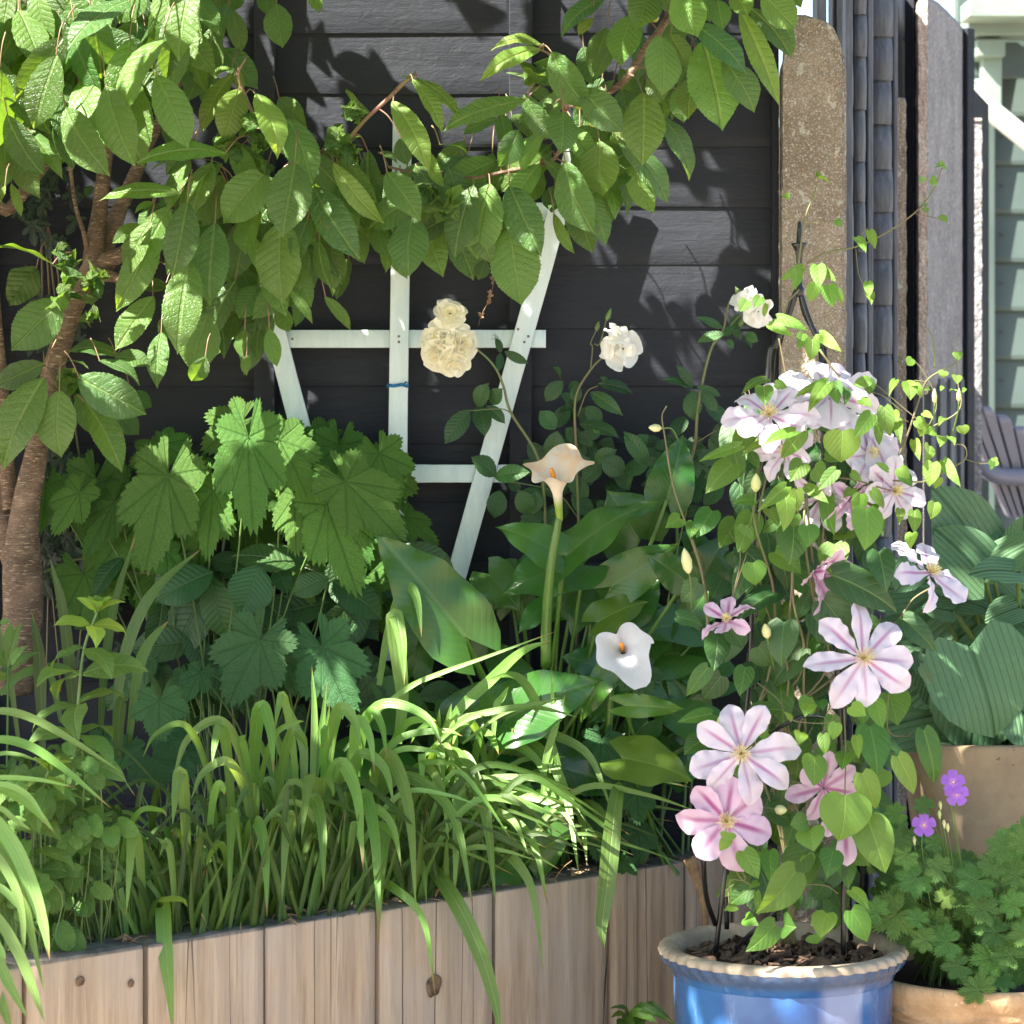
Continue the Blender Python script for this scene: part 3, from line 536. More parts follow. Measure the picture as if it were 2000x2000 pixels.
for r in range(3):
    pts = [P(777+21*math.cos(a), 752+r*2.2-4.5*math.sin(a)*.4+1.2*math.sin(4*a), Yt-.0135-.011*math.sin(a)) for a in np.linspace(0, 2*math.pi, 25)]; b.tube(pts, .0011, 6)
pts = [P(794+3*math.cos(a)*k, 750+3*math.sin(a)*k, Yt-.028) for k, a in zip(np.linspace(.6, 1.5, 20), np.linspace(0, 11, 20))]; b.tube(pts, .0010, 6)
b.build('twine', plain('blue_twine', lin(30, 110, 150), lin(20, 70, 120), 90, .8, .3), tr)
# ---------------- cherry tree ----------------
m = N('cherry_bark'); oc = m.obj(); lent = m.noise(m.mapv(m.uv(), (5, 7, 1)), 5, 4, .6); l2 = m.noise(m.mapv(oc, (60, 60, 330)), 1, 5, .7, .5); no = m.noise(oc, 24, 5, .65); n3 = m.noise(oc, 110, 4, .7)
c = m.ramp(no, [(.3, (.085, .055, .038, 1)), (.5, (.17, .115, .08, 1)), (.7, (.27, .19, .135, 1))]); c = m.mix(m.mr(l2, .54, .64, 0, .85), c, (.50, .38, .27, 1)); c = m.mix(m.mr(l2, .30, .42, .75, 0), c, (.035, .022, .016, 1)); c = m.mix(m.mr(n3, .62, .7, 0, .4), c, (.3, .31, .28, 1))
c = m.mix(1.0, c, (1.45, 1.4, 1.35, 1), 'MULTIPLY'); m.set(Base_Color=c, Roughness=.6, Specular_IOR_Level=.35); m.bump(m.M('ADD', m.M('MULTIPLY', l2, 1.2), m.M('MULTIPLY', n3, .6)), 1.0, .010); Mt['bark'] = m.m
tree = thing('cherry_tree', 'cherry tree with bronze bark and drooping pointed leaves arching over the trellis', 'tree', P(60, 1350, 4.85)*[1, 1, 0]+np.array([0, 0, BZ-.02]))
limbs = []
def limb(name, pts, n=14, mat='bark', sm=6, lumps=.0, reg=True):
    """pts: (crop, x, y, Y, widthpx_in_crop)"""
    Q = np.array([Pc(c_, x, y, Y) for c_, x, y, Y, w_ in pts]); R = np.array([w_*S_/FPX*Y/2 for c_, x, y, Y, w_ in pts]); Q, R = crom(Q, R, sm)
    if lumps: R = R*(1+lumps*np.array([mnoise.noise(Vector(q_*22)) for q_ in Q]))
    B = MB(); B.tube(Q, R, n, smooth=1)
    if reg: limbs.append(Q)
    return B.build(name, Mt[mat], tree)
limb('trunk', [('D', 60, 1900, 4.90, 270), ('D', 95, 1700, 4.88, 235), ('D', 125, 1500, 4.87, 215), ('D', 120, 1250, 4.86, 205), ('D', 130, 1000, 4.86, 165), ('D', 185, 700, 4.87, 125), ('D', 215, 520, 4.88, 115), ('D', 255, 300, 4.9, 112), ('D', 330, 60, 4.92, 112), ('A', 400, 1640, 4.94, 112), ('A', 460, 1520, 4.95, 120), ('A', 530, 1420, 4.95, 150)], 22, lumps=.08)
limb('branch', [('D', 90, 1250, 4.92, 150), ('D', 20, 1020, 4.93, 150), ('D', -30, 800, 4.94, 140), ('D', -70, 500, 4.95, 120), ('A', -40, 1800, 4.97, 100)], 16, lumps=.08)
limb('branch', [('A', 505, 1470, 4.95, 120), ('A', 510, 1330, 4.95, 110), ('A', 535, 1150, 4.95, 86), ('A', 570, 850, 4.95, 72), ('A', 625, 520, 4.94, 60), ('A', 675, 260, 4.93, 50), ('A', 730, -60, 4.92, 44), ('A', 800, -400, 4.85, 36)], 14, lumps=.1)
limb('branch', [('A', 540, 1450, 4.97, 110), ('A', 590, 1260, 4.98, 100), ('A', 690, 1030, 4.99, 80), ('A', 800, 780, 5.0, 64), ('A', 930, 520, 5.0, 52), ('A', 1010, 330, 5.0, 44), ('A', 1100, 80, 4.98, 38), ('A', 1300, -420, 4.9, 34)], 14, lumps=.1)
limb('branch', [('A', 475, 1360, 4.94, 34), ('A', 450, 1250, 4.93, 24), ('A', 405, 1100, 4.93, 22), ('A', 380, 900, 4.93, 23), ('A', 385, 790, 4.93, 20), ('A', 395, 600, 4.93, 16)], 8, lumps=.2)
limb('branch', [('A', 540, 1430, 4.95, 130), ('A', 620, 1390, 4.93, 95), ('A', 720, 1330, 4.9, 70), ('A', 900, 1230, 4.86, 55), ('A', 1150, 1100, 4.82, 46), ('A', 1430, 1010, 4.80, 38), ('A', 1600, 860, 4.79, 30), ('A', 1800, 800, 4.78, 24), ('B', 120, 720, 4.78, 20)], 12, lumps=.1)
limb('branch', [('A', 510, 1470, 4.94, 90), ('A', 600, 1490, 4.91, 60), ('A', 690, 1500, 4.88, 42), ('A', 820, 1440, 4.85, 28)], 10, lumps=.15)
limb('branch', [('D', 60, 950, 4.9, 90), ('A', -60, 1260, 4.92, 80), ('A', 60, 1120, 4.93, 72), ('A', 240, 890, 4.95, 60), ('A', 330, 740, 4.96, 52), ('A', 480, 480, 4.96, 40)], 12, lumps=.1)
limb('branch', [('A', 1300, -420, 4.9, 60), ('B', 900, -900, 4.8, 60), ('B', 1500, -700, 4.75, 55), ('B', 1850, -250, 4.74, 50), ('B', 1835, 20, 4.74, 46), ('B', 1770, 150, 4.74, 42), ('B', 1690, 250, 4.74, 38), ('B', 1600, 400, 4.75, 44), ('B', 1500, 490, 4.76, 34), ('B', 1330, 560, 4.77, 28), ('B', 1250, 600, 4.78, 26), ('B', 1200, 850, 4.80, 22), ('B', 950, 920, 4.80, 20), ('B', 720, 960, 4.8, 18), ('B', 450, 930, 4.8, 16), ('B', 300, 900, 4.8, 14)], 10, lumps=.15)
limb('twig', [('A', 1600, 850, 4.79, 22), ('A', 1480, 790, 4.77, 20), ('A', 1380, 640, 4.75, 18), ('A', 1320, 510, 4.74, 20), ('A', 1285, 400, 4.73, 14), ('A', 1328, 310, 4.72, 6)], 7, 'redtwig')
limb('twig', [('B', 60, 780, 4.78, 22), ('B', 180, 640, 4.75, 22), ('B', 300, 530, 4.73, 22), ('B', 380, 450, 4.72, 26), ('B', 440, 405, 4.72, 16)], 7, 'redtwig')
limb('twig', [('B', 1260, 590, 4.77, 24), ('B', 1230, 480, 4.75, 22), ('B', 1180, 380, 4.74, 20), ('B', 1170, 300, 4.73, 14), ('B', 1110, 262, 4.72, 10)], 7, 'redtwig')
limb('twig', [('B', 1835, 100, 4.74, 26), ('B', 1900, 60, 4.72, 22), ('C', 80, 40, 4.7, 20), ('C', 300, -60, 4.68, 18)], 7, 'redtwig')
limb('branch', [('D', 290, 200, 4.9, 50), ('D', 280, 240, 4.84, 36), ('D', 300, 280, 4.8, 26)], 7)
LP_ = np.concatenate(limbs)
Bc, Bp, Bs, Bx = MB(), MB(), MB(), MB()
def petiole(B, base, d, L, r=.0011):
    dd = np.linalg.norm(LP_-base, axis=1); k = dd.argmin()
    e = LP_[k] if dd[k] < .09 else base-unit(d)*L*.22+np.array([0, .02, .03])
    mid = (base+e)/2+np.array([0, -.004, .008]); B.tube([base+unit(d)*.003, mid, e], [r, r, r*1.3], 5, smooth=4, cap=False)
def cl(data, crop, Y0, kind='cherry', dY=.09, jn=.6, bw=1.15):
    for r in data.split(';'):
        v = r.split()
        if len(v) < 5: continue
        bx, by, tx, ty, wd = map(float, v[:5]); fl = v[5] if len(v) > 5 else ''
        Y = Y0+rj(dY)-(.06 if 'f' in fl else 0)+(.09 if 'b' in fl else 0); dy = rng.uniform(-.035, .02)
        base, tip = Pc(crop, bx, by, Y), Pc(crop, tx, ty, Y+dy); L = np.linalg.norm(tip-base)
        W = wd*S_/FPX*Y*1.12; W = min(W, L*.75); bow = rng.uniform(.03, .11)*bw; roll = rj(jn)
        n = np.array([rj(.25), -1, .45+rj(.25)]); B = Bc
        young = 'y' in fl; cr = 'c' in fl
        B = Bp if young else (Bx if cr else Bc)
        if abs(ty-by) < abs(tx-bx)*.45: n = n+np.array([0, .2, .9])
        leaf(B, base, tip, W, n, 'cherry', ny=40 if not cr else 30, nx=4, bow=bow*(1.6 if young else 1), fold=rng.uniform(.05, .38), wave=rng.uniform(.004, .016)*(2 if cr else 1), wf=rng.uniform(1.5, 3), serr=.022, roll=roll, curl=rng.uniform(-.05, .16), rum=.05 if cr else .006, asym=rj(.06), twist=rj(.35))
        petiole(Bs, base, tip-base, L)
Ac = """60 -60 10 270 170;110 60 320 330 190;130 200 145 500 150;200 -60 330 215 210;530 -60 330 215 200 f;760 -80 640 125 180;880 -60 960 165 220 f;1090 -40 1045 245 110;870 130 885 450 150 f;700 120 850 400 190;960 150 1160 400 150;1100 90 1110 330 150 b;1230 20 1190 190 80 b;1280 -60 1260 60 160;1450 -80 1440 80 120;1490 20 1525 260 145;1680 -60 1725 65 70;600 320 330 430 170;300 430 465 840 235 f;420 470 645 740 180;710 410 755 905 240 f;880 560 955 840 110 b;880 440 1030 610 70;1200 260 1390 480 150 b;
1255 395 1075 715 110 yf;1290 480 1205 770 155 yf;1255 370 1140 410 46 y;1285 375 1305 495 52 yf;1380 505 1510 845 155 yf;1550 640 1680 1000 180 f;1500 530 1650 680 110 b;1220 830 740 880 130 f;1200 885 800 900 60;970 1040 535 1065 105 f;1010 1095 930 1500 170 f;1200 950 990 1240 225;1440 920 1200 1205 215;1590 880 1520 1280 225 f;1400 1130 1325 1375 180;1160 1200 1125 1650 190 f;850 1230 625 1680 160 f;750 1210 605 1310 80;860 1100 745 1260 110 b;830 1090 725 1140 60;1050 1010 830 1140 80 b;1020 1400 950 1900 195 f;1320 1330 1285 1610 150 b;1520 1190 1520 1640 250;1400 1540 1290 1720 180 b;1690 1010 1935 1400 180;1690 1130 1790 1600 160 b;1880 1390 1820 1620 110 b;1560 1560 1690 1740 52;1750 1600 1900 1780 72;830 1600 620 1890 145;900 1540 760 1560 110 b;870 1790 845 2090 110;1130 1680 1030 2010 220;1260 1700 1230 1830 110 b;1380 1690 1320 2020 150;1450 1660 1400 1780 130;1500 1650 1560 1790 90 b;1340 1760 1290 1900 120 b;
290 1430 -60 1320 190;200 1440 50 1650 180 cf;330 1620 60 1890 215 f;150 700 340 960 95;95 770 195 1065 155;0 700 10 1030 150;60 990 115 1170 50 y;30 1000 -10 1110 40 y;0 330 90 690 120;330 210 480 310 110 b;50 450 130 610 110;150 520 190 640 60 y;500 170 545 310 80 y;20 300 30 520 140;-20 40 60 380 150;500 1000 460 1060 60 b;1500 1430 1640 1680 160 b;1250 1400 1400 1560 170 b;1050 1300 930 1440 150 b;940 1700 860 1830 140 b;1640 1250 1600 1480 170 b;1720 900 1900 1050 150 b;1560 760 1700 880 120 b;640 60 560 260 90;780 350 700 520 120 b;560 560 420 640 110 b;400 100 250 260 160 b;250 -20 120 90 150 b;600 -40 700 60 130 b;920 300 820 440 110 b;1180 420 1090 560 120 b;1000 -60 1100 60 150 b;1160 -80 1190 60 140 b"""
Dc = """235 165 -40 290 130;240 240 0 730 215 f;320 310 320 670 225 f;420 240 790 440 200 f;460 370 655 760 185;600 420 750 550 110 b;530 150 760 260 105;640 120 370 90 110 b;350 150 480 190 70;620 130 820 165 110 b;1110 130 1030 268 100;1320 -20 1310 140 110;1400 -20 1385 155 95;1450 -20 1492 185 85;1330 120 1325 228 60;700 330 820 400 110 b;420 330 540 560 150 b"""
Bcx = """1120 265 790 425 92 yf;1140 250 860 250 80 yf;1180 280 1395 590 190 f;1040 540 590 690 150 f;1190 570 1000 665 90;1240 600 1230 825 235 f;1340 480 1570 715 170 f;1150 750 925 820 100;1170 780 980 1000 150;880 865 610 1005 150;950 850 870 1040 120;950 1000 1125 1385 185 f;850 990 775 1400 215;760 1000 660 1390 175;950 1230 1015 1645 245;1250 870 1420 1260 210 f;1440 760 1450 1060 220 f;1610 860 1735 1150 130 b;1675 500 1670 890 210;1750 610 1940 960 150;1765 190 1770 520 235 f;1620 80 1540 350 195;1700 -60 1640 155 180 f;1460 -10 1225 190 120;1400 100 1320 190 60 y;1480 150 1400 420 120 b;1560 480 1590 680 130 b;1280 1050 1400 1365 160 b;1190 1150 1300 1370 64;1500 1000 1490 1230 85 b;320 545 525 925 125 yf;520 820 600 1010 72 y;430 430 590 720 92 yf;450 420 705 655 82 yf;425 440 350 410 40 y;190 810 240 1200 130;290 930 470 1180 155;420 1130 410 1310 155;430 1170 410 1490 255;0 880 270 1210 105 y;80 1080 310 1360 110 b;370 740 400 890 95;240 820 350 880 60 b;820 1400 785 1510 80 b;890 640 700 720 90 b;570 780 740 830 60;900 600 930 800 120 b;1000 700 900 900 130 b;1100 900 1050 1100 160 b;600 950 700 1150 160 b;500 1050 620 1200 140 b;1300 700 1500 800 120 b;1450 560 1560 620 120 b;1540 700 1560 900 160 b;1350 250 1400 460 120 b;1500 250 1420 430 110 b;1750 330 1880 420 120 b;1600 560 1580 760 140 b;1200 1000 1180 1150 120 b;700 1250 760 1350 150 b;1060 480 1180 560 110 b;960 620 1080 740 130 b;1700 520 1800 660 150 b;1380 950 1420 1120 140 b;880 1150 900 1330 160 b;200 950 330 1100 140 b;330 1010 400 1150 120 b;130 1250 170 1420 120 b;240 1200 290 1390 110 b"""
Cc = """80 -60 175 200 205 f;150 130 440 400 185 f;20 180 125 370 120;200 220 310 700 265;310 320 485 600 185;400 50 615 570 120 y;450 40 685 310 115;520 -30 700 160 170 f;620 60 680 300 64 b;280 0 310 160 120;60 480 100 660 115 b;380 -40 440 90 120;700 -60 730 40 70;-60 -60 60 60 150 b;200 -40 240 120 150 b;0 100 80 260 130 b;260 300 360 480 150 b;-80 400 -20 560 130 b;560 -80 590 60 120 b;140 420 120 640 130 b"""
for t_, c_, y_ in ((Ac, 'A', 4.80), (Dc, 'D', 4.76), (Bcx, 'B', 4.76), (Cc, 'C', 4.70)): cl(t_, c_, y_)
# shaded leaves deeper in the crown
def fillc(n, poly, Y0, Y1, L0=.07, L1=.12, dr=-1.0, sp=.7):
    for _ in range(n):
        px, py, rx, ry = poly[rng.integers(len(poly))]; x, y = px+rj(rx), py+rj(ry); Y = rng.uniform(Y0, Y1); L = rng.uniform(L0, L1); b_ = P(x, y, Y); d = unit([rj(sp), rj(.4), dr+rj(.4)]); leaf(Bc, b_, b_+d*L, L*.47, (rj(.7), -1, .5+rj(.5)), 'cherry', 18, 3, .1, .2, .01, 2, .02, rj(.6)); petiole(Bs, b_, d, L)
fillc(60, [(40, 60, 60, 80), (120, 30, 80, 60), (220, 60, 80, 60), (330, 40, 70, 60), (60, 200, 70, 70), (170, 150, 70, 60)], 4.72, 4.9)
fillc(30, [(30, 30, 60, 60), (110, 40, 80, 60), (200, 20, 80, 60), (310, 20, 70, 50), (60, 160, 70, 70), (170, 130, 70, 60), (260, 110, 60, 60), (20, 230, 40, 60)], 4.62, 4.8, .12, .155, -.9, .7)
fillc(70, [(420, 400, 90, 60), (330, 460, 60, 60), (520, 480, 90, 70), (600, 430, 80, 60), (700, 380, 80, 60), (820, 330, 80, 60), (900, 380, 70, 60), (1000, 300, 80, 60), (1100, 240, 80, 80), (430, 300, 60, 30), (620, 330, 50, 30), (1180, 300, 70, 60)], 4.74, 4.86, .08, .12, -.8, 1.0)
fillc(95, [(60, 60, 110, 90), (230, 40, 130, 70), (390, 30, 60, 60), (100, 160, 100, 70), (470, 420, 120, 60), (400, 520, 90, 70), (560, 470, 90, 70), (720, 400, 90, 50), (860, 400, 90, 60), (980, 330, 90, 70), (1130, 230, 90, 90), (1230, 130, 90, 90), (1330, 60, 80, 60)], 4.84, 4.97)
# unseen crown above and left of the picture, added to cast the shade
GAPS = [(A_, B_, Y_, R_) for A_, B_, Y_, R_ in [(740, -30, 5.1, .05), (790, 30, 5.1, .055), (850, 70, 5.1, .05), (915, 115, 5.1, .045), (960, 150, 5.1, .03), (690, 10, 5.1, .02), (1225, 310, 5.1, .03), (1270, 400, 5.1, .035), (1240, 360, 5.1, .04), (1320, 440, 5.1, .04), (1400, 430, 5.1, .025), (1340, 470, 5.1, .02),
 (250, 570, 4.75, .05), (330, 520, 4.72, .035), (370, 640, 4.72, .05), (110, 600, 4.75, .05), (60, 560, 4.75, .03), (250, 690, 4.75, .03), (275, 800, 4.72, .03), (90, 10, 4.7, .11), (170, 60, 4.7, .10), (230, 0, 4.7, .1), (30, 60, 4.7, .08), (200, 190, 4.78, .05), (150, 150, 4.78, .04), (260, 240, 4.75, .04), (330, 130, 4.75, .03), (30, 320, 4.75, .03), (790, 650, 5.04, .02), (1207, 670, 4.9, .02), (1475, 595, 4.9, .02), (880, 620, 4.9, .015),
 (1215, 985, 4.84, .04), (1110, 1085, 4.84, .035), (1230, 1115, 4.84, .04), (1140, 1330, 4.8, .03), (1290, 1405, 4.8, .035), (1290, 1500, 4.8, .03), (880, 1280, 4.7, .05), (960, 1250, 4.7, .04), (700, 1440, 4.7, .04), (860, 1420, 4.7, .045), (960, 1430, 4.7, .05), (1010, 1490, 4.7, .05), (1080, 1560, 4.7, .04), (1120, 1620, 4.7, .035), (1260, 1350, 4.82, .02),
 (1640, 840, 4.4, .06), (1510, 800, 4.4, .02), (1710, 880, 4.4, .03), (1730, 1320, 4.3, .02), (1480, 1440, 4.3, .015), (1420, 1690, 4.3, .03), (1360, 1650, 4.3, .015), (1510, 1790, 4.35, .02), (1615, 1800, 4.35, .02), (1700, 1885, 4.3, .05), (1600, 1895, 4.3, .02), (1940, 1360, 4.8, .06), (1760, 1130, 4.36, .05), (1940, 1900, 4.5, .07), (1790, 800, 4.4, .12)]]
GAPS = [(P(a, b_, c_), r) for a, b_, c_, r in GAPS]  # openings shaped in the unseen crown so sun reaches these points
BLK = [P(1088, 925, 4.72), P(1070, 905, 4.72), P(1110, 925, 4.72), P(1195, 1230, 4.7), P(1210, 1260, 4.7), P(1687, 1285, 4.3), P(1660, 1310, 4.3), P(1720, 1270, 4.3), P(1440, 1480, 4.3), P(1470, 1520, 4.3), P(1410, 1440, 4.3), P(1650, 860, 4.42), P(1560, 60, 5.03), P(1600, 70, 5.03), P(1560, 130, 5.03), P(1600, 160, 5.03), P(1580, 230, 5.03), P(1560, 300, 5.03), P(1610, 260, 5.03), P(1600, 330, 5.03), P(1580, 400, 5.03), P(1075, 915, 4.70), P(1085, 908, 4.72)]
for g_ in BLK:          # unseen crown leaves added to keep the sun off these flowers and the post
    for k in range(26):
        h = rng.uniform(2.25, 2.9); o_ = g_+(-SD)*((h-g_[2])/(-SD[2])); o_ = o_+rng.normal(0, .055, 3)
        if o_[2] < 1.35+.1365*o_[1]+.17: continue
        d = unit([rj(.8), rj(.8), -1+rj(.5)]); L = rng.uniform(.09, .13); leaf(Bc, o_, o_+d*L, L*.55, (rj(1), rj(1), 1), 'cherry', 8, 1, .1, .2)
for _ in range(10500):
    u = rng.uniform(0, 1); cx = -2.7+3.3*u; Y = rng.uniform(2.75, 4.95); z = 2.2+abs(rng.normal(0, .3))
    if _ % 3 == 0: cx = rng.uniform(-2.0, -.98); z = rng.uniform(1.6, 2.4); Y = rng.uniform(3.9, 4.9)
    if z < 1.35+.1365*Y+.16 and cx > -.19*Y-.12: continue
    cl_ = mnoise.noise(Vector((cx*2.6, Y*2.6, z*2.6)))
    if cl_ < -.5: continue
    if any(np.linalg.norm(np.cross(np.array([cx, Y, z-.03])-g_, SD)) < r*.85+.042 for g_, r in GAPS): continue
    L = rng.uniform(.09, .13); b_ = np.array([cx, Y, z]); d = unit([rj(.8), rj(.8), -1+rj(.5)]); leaf(Bc, b_, b_+d*L, L*.5, (rj(1), rj(1), 1), 'cherry', 8, 1, .1, .2)
limb('branch', [('A', -700, -300, 4.6, 90), ('A', -300, -800, 4.5, 80), ('A', 500, -1000, 4.4, 70), ('A', 1600, -1100, 4.3, 60), ('B', 900, -1000, 4.4, 50)], 8, reg=False)
limb('branch', [('D', -70, 500, 4.95, 120), ('A', -500, 800, 4.8, 110), ('A', -700, -300, 4.6, 90)], 8, reg=False)
# aphid-curled leaves
def crumple(B, c0, R, seed):
    for k in range(4):
        o = c0+rng.normal(0, R*.28, 3); d = unit(rng.normal(0, 1, 3)); L = R*rng.uniform(1.3, 1.9)
        leaf(B, o-d*L/2, o+d*L/2, L*.75, rng.normal(0, 1, 3)+np.array([0, -1.2, .3]), 'cherry', 26, 6, .25, .4, .06, 3.5, .02, 0, .35, cup=rng.uniform(-1.2, 1.6), rum=.055, twist=rj(1.5))
for c_, x, y, R in (('A', 1330, 690, 75), ('A', 1230, 800, 80), ('A', 1390, 760, 70), ('A', 1430, 900, 50), ('B', 110, 620, 75), ('B', 40, 760, 80), ('B', 130, 800, 70), ('B', 1095, 400, 85), ('B', 500, 1040, 80), ('B', 600, 1090, 70), ('D', 360, 240, 75), ('D', 390, 290, 50), ('A', 360, 1420, 70), ('A', 420, 1520, 80), ('A', 500, 1560, 70), ('A', 350, 1600, 70), ('A', 560, 1510, 50), ('A', 490, 1700, 50), ('A', 330, 1350, 45)):
    B = MB(); crumple(B, Pc(c_, x, y, 4.70 if c_ != 'D' else 4.74), R*S_/FPX*4.7, 0); B.build('curled_leaf', Mt['crumple'], tree)
_c = Bc.build('crown', Mt['cherry'], tree); Bp.build('young_foliage', Mt['cherry_pale'], tree); _s = Bs.build('stalks', Mt['redtwig'], tree)
with bpy.context.temp_override(active_object=_c, object=_c, selected_objects=[_c, _s], selected_editable_objects=[_c, _s]): bpy.ops.object.join(); Bx.build('crinkled_foliage', Mt['crumple'], tree)
Mt['fruit'] = plain('unripe_cherry', (.30, .36, .05, 1), (.42, .30, .05, 1), 30, .25, 0)
for c_, x, y in (('B', 1485, 685), ('B', 1330, 565), ('B', 1405, 660), ('B', 1735, 95)):
    B = MB(); p = Pc(c_, x, y, 4.72); r = 26*S_/FPX*4.7; B.lathe([(0, -r), (r*.6, -r*.85), (r, -.1*r), (r*.8, r*.6), (r*.35, r*.85), (0, r*.75)], p, 20); B.tube([p+[0, 0, r*.7], p+[.004, .01, r*2.5], p+[.0, .03, r*4]], .0006, 4); B.build('fruit', Mt['fruit'], tree)
# ---------------- lobed-leaf plant and the dark cherry sucker behind it ----------------
def root_at(px, Y, z=BZ-.03): return np.array([(px-1000)/FPX*Y, Y, z])
an = thing('lobed_shrub', 'tall leafy plant with broad toothed maple-like leaves left of the trellis', 'plant', root_at(430, 4.95))
Bl, Bst = MB(), MB()
def lob(data, crop, Y0, B, St, root, lobes=LOB5, dY=.05, droop=.12, serr=.05, ny=(-1, .55), nth=100, span=160, stem_r=.0016, fold=.1):
    for r in data.split(';'):
        v = r.split()
        if len(v) < 5: continue
        bx, by, tx, ty, wd = map(float, v[:5]); fl = v[5] if len(v) > 5 else ''; Y = Y0+rj(dY)-(.07 if 'f' in fl else 0)+(.10 if 'b' in fl else 0)
        base, tip = Pc(crop, bx, by, Y), Pc(crop, tx, ty, Y-.02); palm(B, base, tip, wd*S_/FPX*Y, (rj(.25), ny[0], ny[1]+rj(.2)), lobes, nth, 6, droop*rng.uniform(.5, 1.5), fold, serr, span, .014)
        if St is not None:
            rt = root+np.array([rj(.05), rj(.03), 0]); mid = (base*.6+rt*.4)+np.array([rj(.02), .03, .02]); St.tube([base, base*.85+mid*.15+np.array([0, .015, 0]), mid, rt], stem_r, 5, smooth=4, cap=False)
R_ = root_at(430, 4.95)
lob("905 770 780 1300 470 f;1340 565 1365 1085 420 f;1510 580 1660 880 380;1310 470 1090 640 330 b;1590 880 1600 1205 260;1765 925 1935 1420 400 f;430 860 285 1090 240;620 910 450 1220 240;1150 850 1115 1225 230;880 600 1040 700 260 b;860 640 700 720 240 b;900 1180 910 1385 175;250 820 215 1080 200 b;740 1240 720 1480 180 b;1400 800 1480 960 220 b;1050 700 1000 850 250 b;700 830 640 1060 260 b;1250 760 1200 980 240 b;1700 720 1760 900 260 b", 'D', 4.86, Bl, Bst, R_)
for _ in range(30):
    x, y = rng.uniform(130, 760), rng.uniform(830, 1130); c0 = P(x, y+max(0, (abs(x-430)-200))*.3, rng.uniform(4.92, 5.03)); L = rng.uniform(.08, .13); d = unit([rj(.8), 0, -1+rj(.4)]); palm(Bl, c0, c0+d*L, L*rng.uniform(1.0, 1.3), (rj(.4), -1, .6), LOB5, 84, 5, .12, .1, .05, 160, .014)
lob("70 800 385 1130 430 f;390 990 570 1145 170 b;180 720 300 860 240 b", 'E', 4.87, Bl, Bst, R_)
Bl.build('foliage', Mt['lobed'], an); Bst.build('stems', Mt['stem'], an)
an2 = thing('lobed_ground_plant', 'low bluish green lobed-leaf plant between the strappy clump and the maple-like foliage', 'plant', root_at(560, 4.75))
Bl, Bst = MB(), MB(); R_ = root_at(560, 4.8)
lob("1405 1650 1230 2010 460 f;1735 1690 1900 2080 430 f;1080 1830 1000 1990 200;1520 1760 1600 1960 190;1000 1850 960 2000 190 b;1300 1800 1250 1960 240 b", 'D', 4.74, Bl, Bst, R_, LOB5, .03, .18)
lob("860 190 860 400 340 f;820 500 880 660 330 f;690 430 640 560 230;900 360 960 480 220 b;560 380 600 500 200 b;1000 480 1010 620 240 b", 'G', 4.62, Bl, Bst, root_at(330, 4.65), LOB3, .03, .15)
Bl.build('foliage', Mt['lobed_blue'], an2); Bst.build('stems', Mt['stem'], an2)
an3 = thing('toothed_leaf_plant', 'small dark toothed-leaf plant tucked between calla leaves and the bed edge', 'plant', root_at(1230, 4.95))
Bl, Bst = MB(), MB(); R_ = root_at(1230, 4.98)
lob("1640 20 1700 170 260 f;1450 400 1430 605 260;1640 670 1650 860 220;1650 890 1660 1070 230;1400 800 1430 1060 220;1340 780 1330 980 160 b;1560 1050 1640 1130 120", 'H', 4.86, Bl, Bst, R_, LOB5, .03, .1)
lob("150 780 170 920 170;60 860 100 960 150 b", 'F', 5.0, Bl, Bst, R_, LOB5, .02, .1)
Bl.build('foliage', Mt['lobed_blue'], an3); Bst.build('stems', Mt['stem'], an3)
def simple(data, crop, Y0, B, St, root, shape, mat_w=1.1, dY=.04, kw=None, sr=.0014, nrm=(0, -1, .5), dyt=.02, jn=.3):
    kw = kw or {}
    for r in data.split(';'):
        v = r.split()
        if len(v) < 5: continue
        bx, by, tx, ty, wd = map(float, v[:5]); fl = v[5] if len(v) > 5 else ''; Y = Y0+rj(dY)-(.06 if 'f' in fl else 0)+(.08 if 'b' in fl else 0)
        base, tip = Pc(crop, bx, by, Y), Pc(crop, tx, ty, Y-rng.uniform(-dyt, dyt*2)); L = np.linalg.norm(tip-base); k = dict(ny=22, nx=4, bow=rng.uniform(.03, .12), fold=rng.uniform(.05, .3), wave=.01, wf=2, roll=rj(jn), curl=rng.uniform(0, .12), twist=rj(.25)); k.update(kw)
        leaf(B, base, tip, wd*S_/FPX*Y*mat_w, (nrm[0]+rj(.25), nrm[1], nrm[2]+rj(.25)), shape, **k)
        if St is not None and root is not None:
            rt = np.asarray(root)+np.array([rj(.04), rj(.03), 0]); mid = base*.5+rt*.5+np.array([rj(.02), .02, .03]); St.tube([base, mid, rt], sr, 5, smooth=5, cap=False)
su = thing('cherry_sucker', 'dark oval-leaved sapling in deep shade under the maple-like foliage', 'plant', root_at(480, 4.97))
Bl, Bst = MB(), MB(); tg = [Pc('D', 240, 1290, 4.93), Pc('D', 400, 1225, 4.95), Pc('D', 560, 1225, 4.95), Pc('D', 700, 1290, 4.95), Pc('D', 1200, 1290, 4.95), Pc('D', 1600, 1250, 4.94), Pc('D', 1750, 1320, 4.93)]
Bst.tube(tg, [.003, .0025, .0025, .0025, .002, .002, .001], 7, smooth=6)
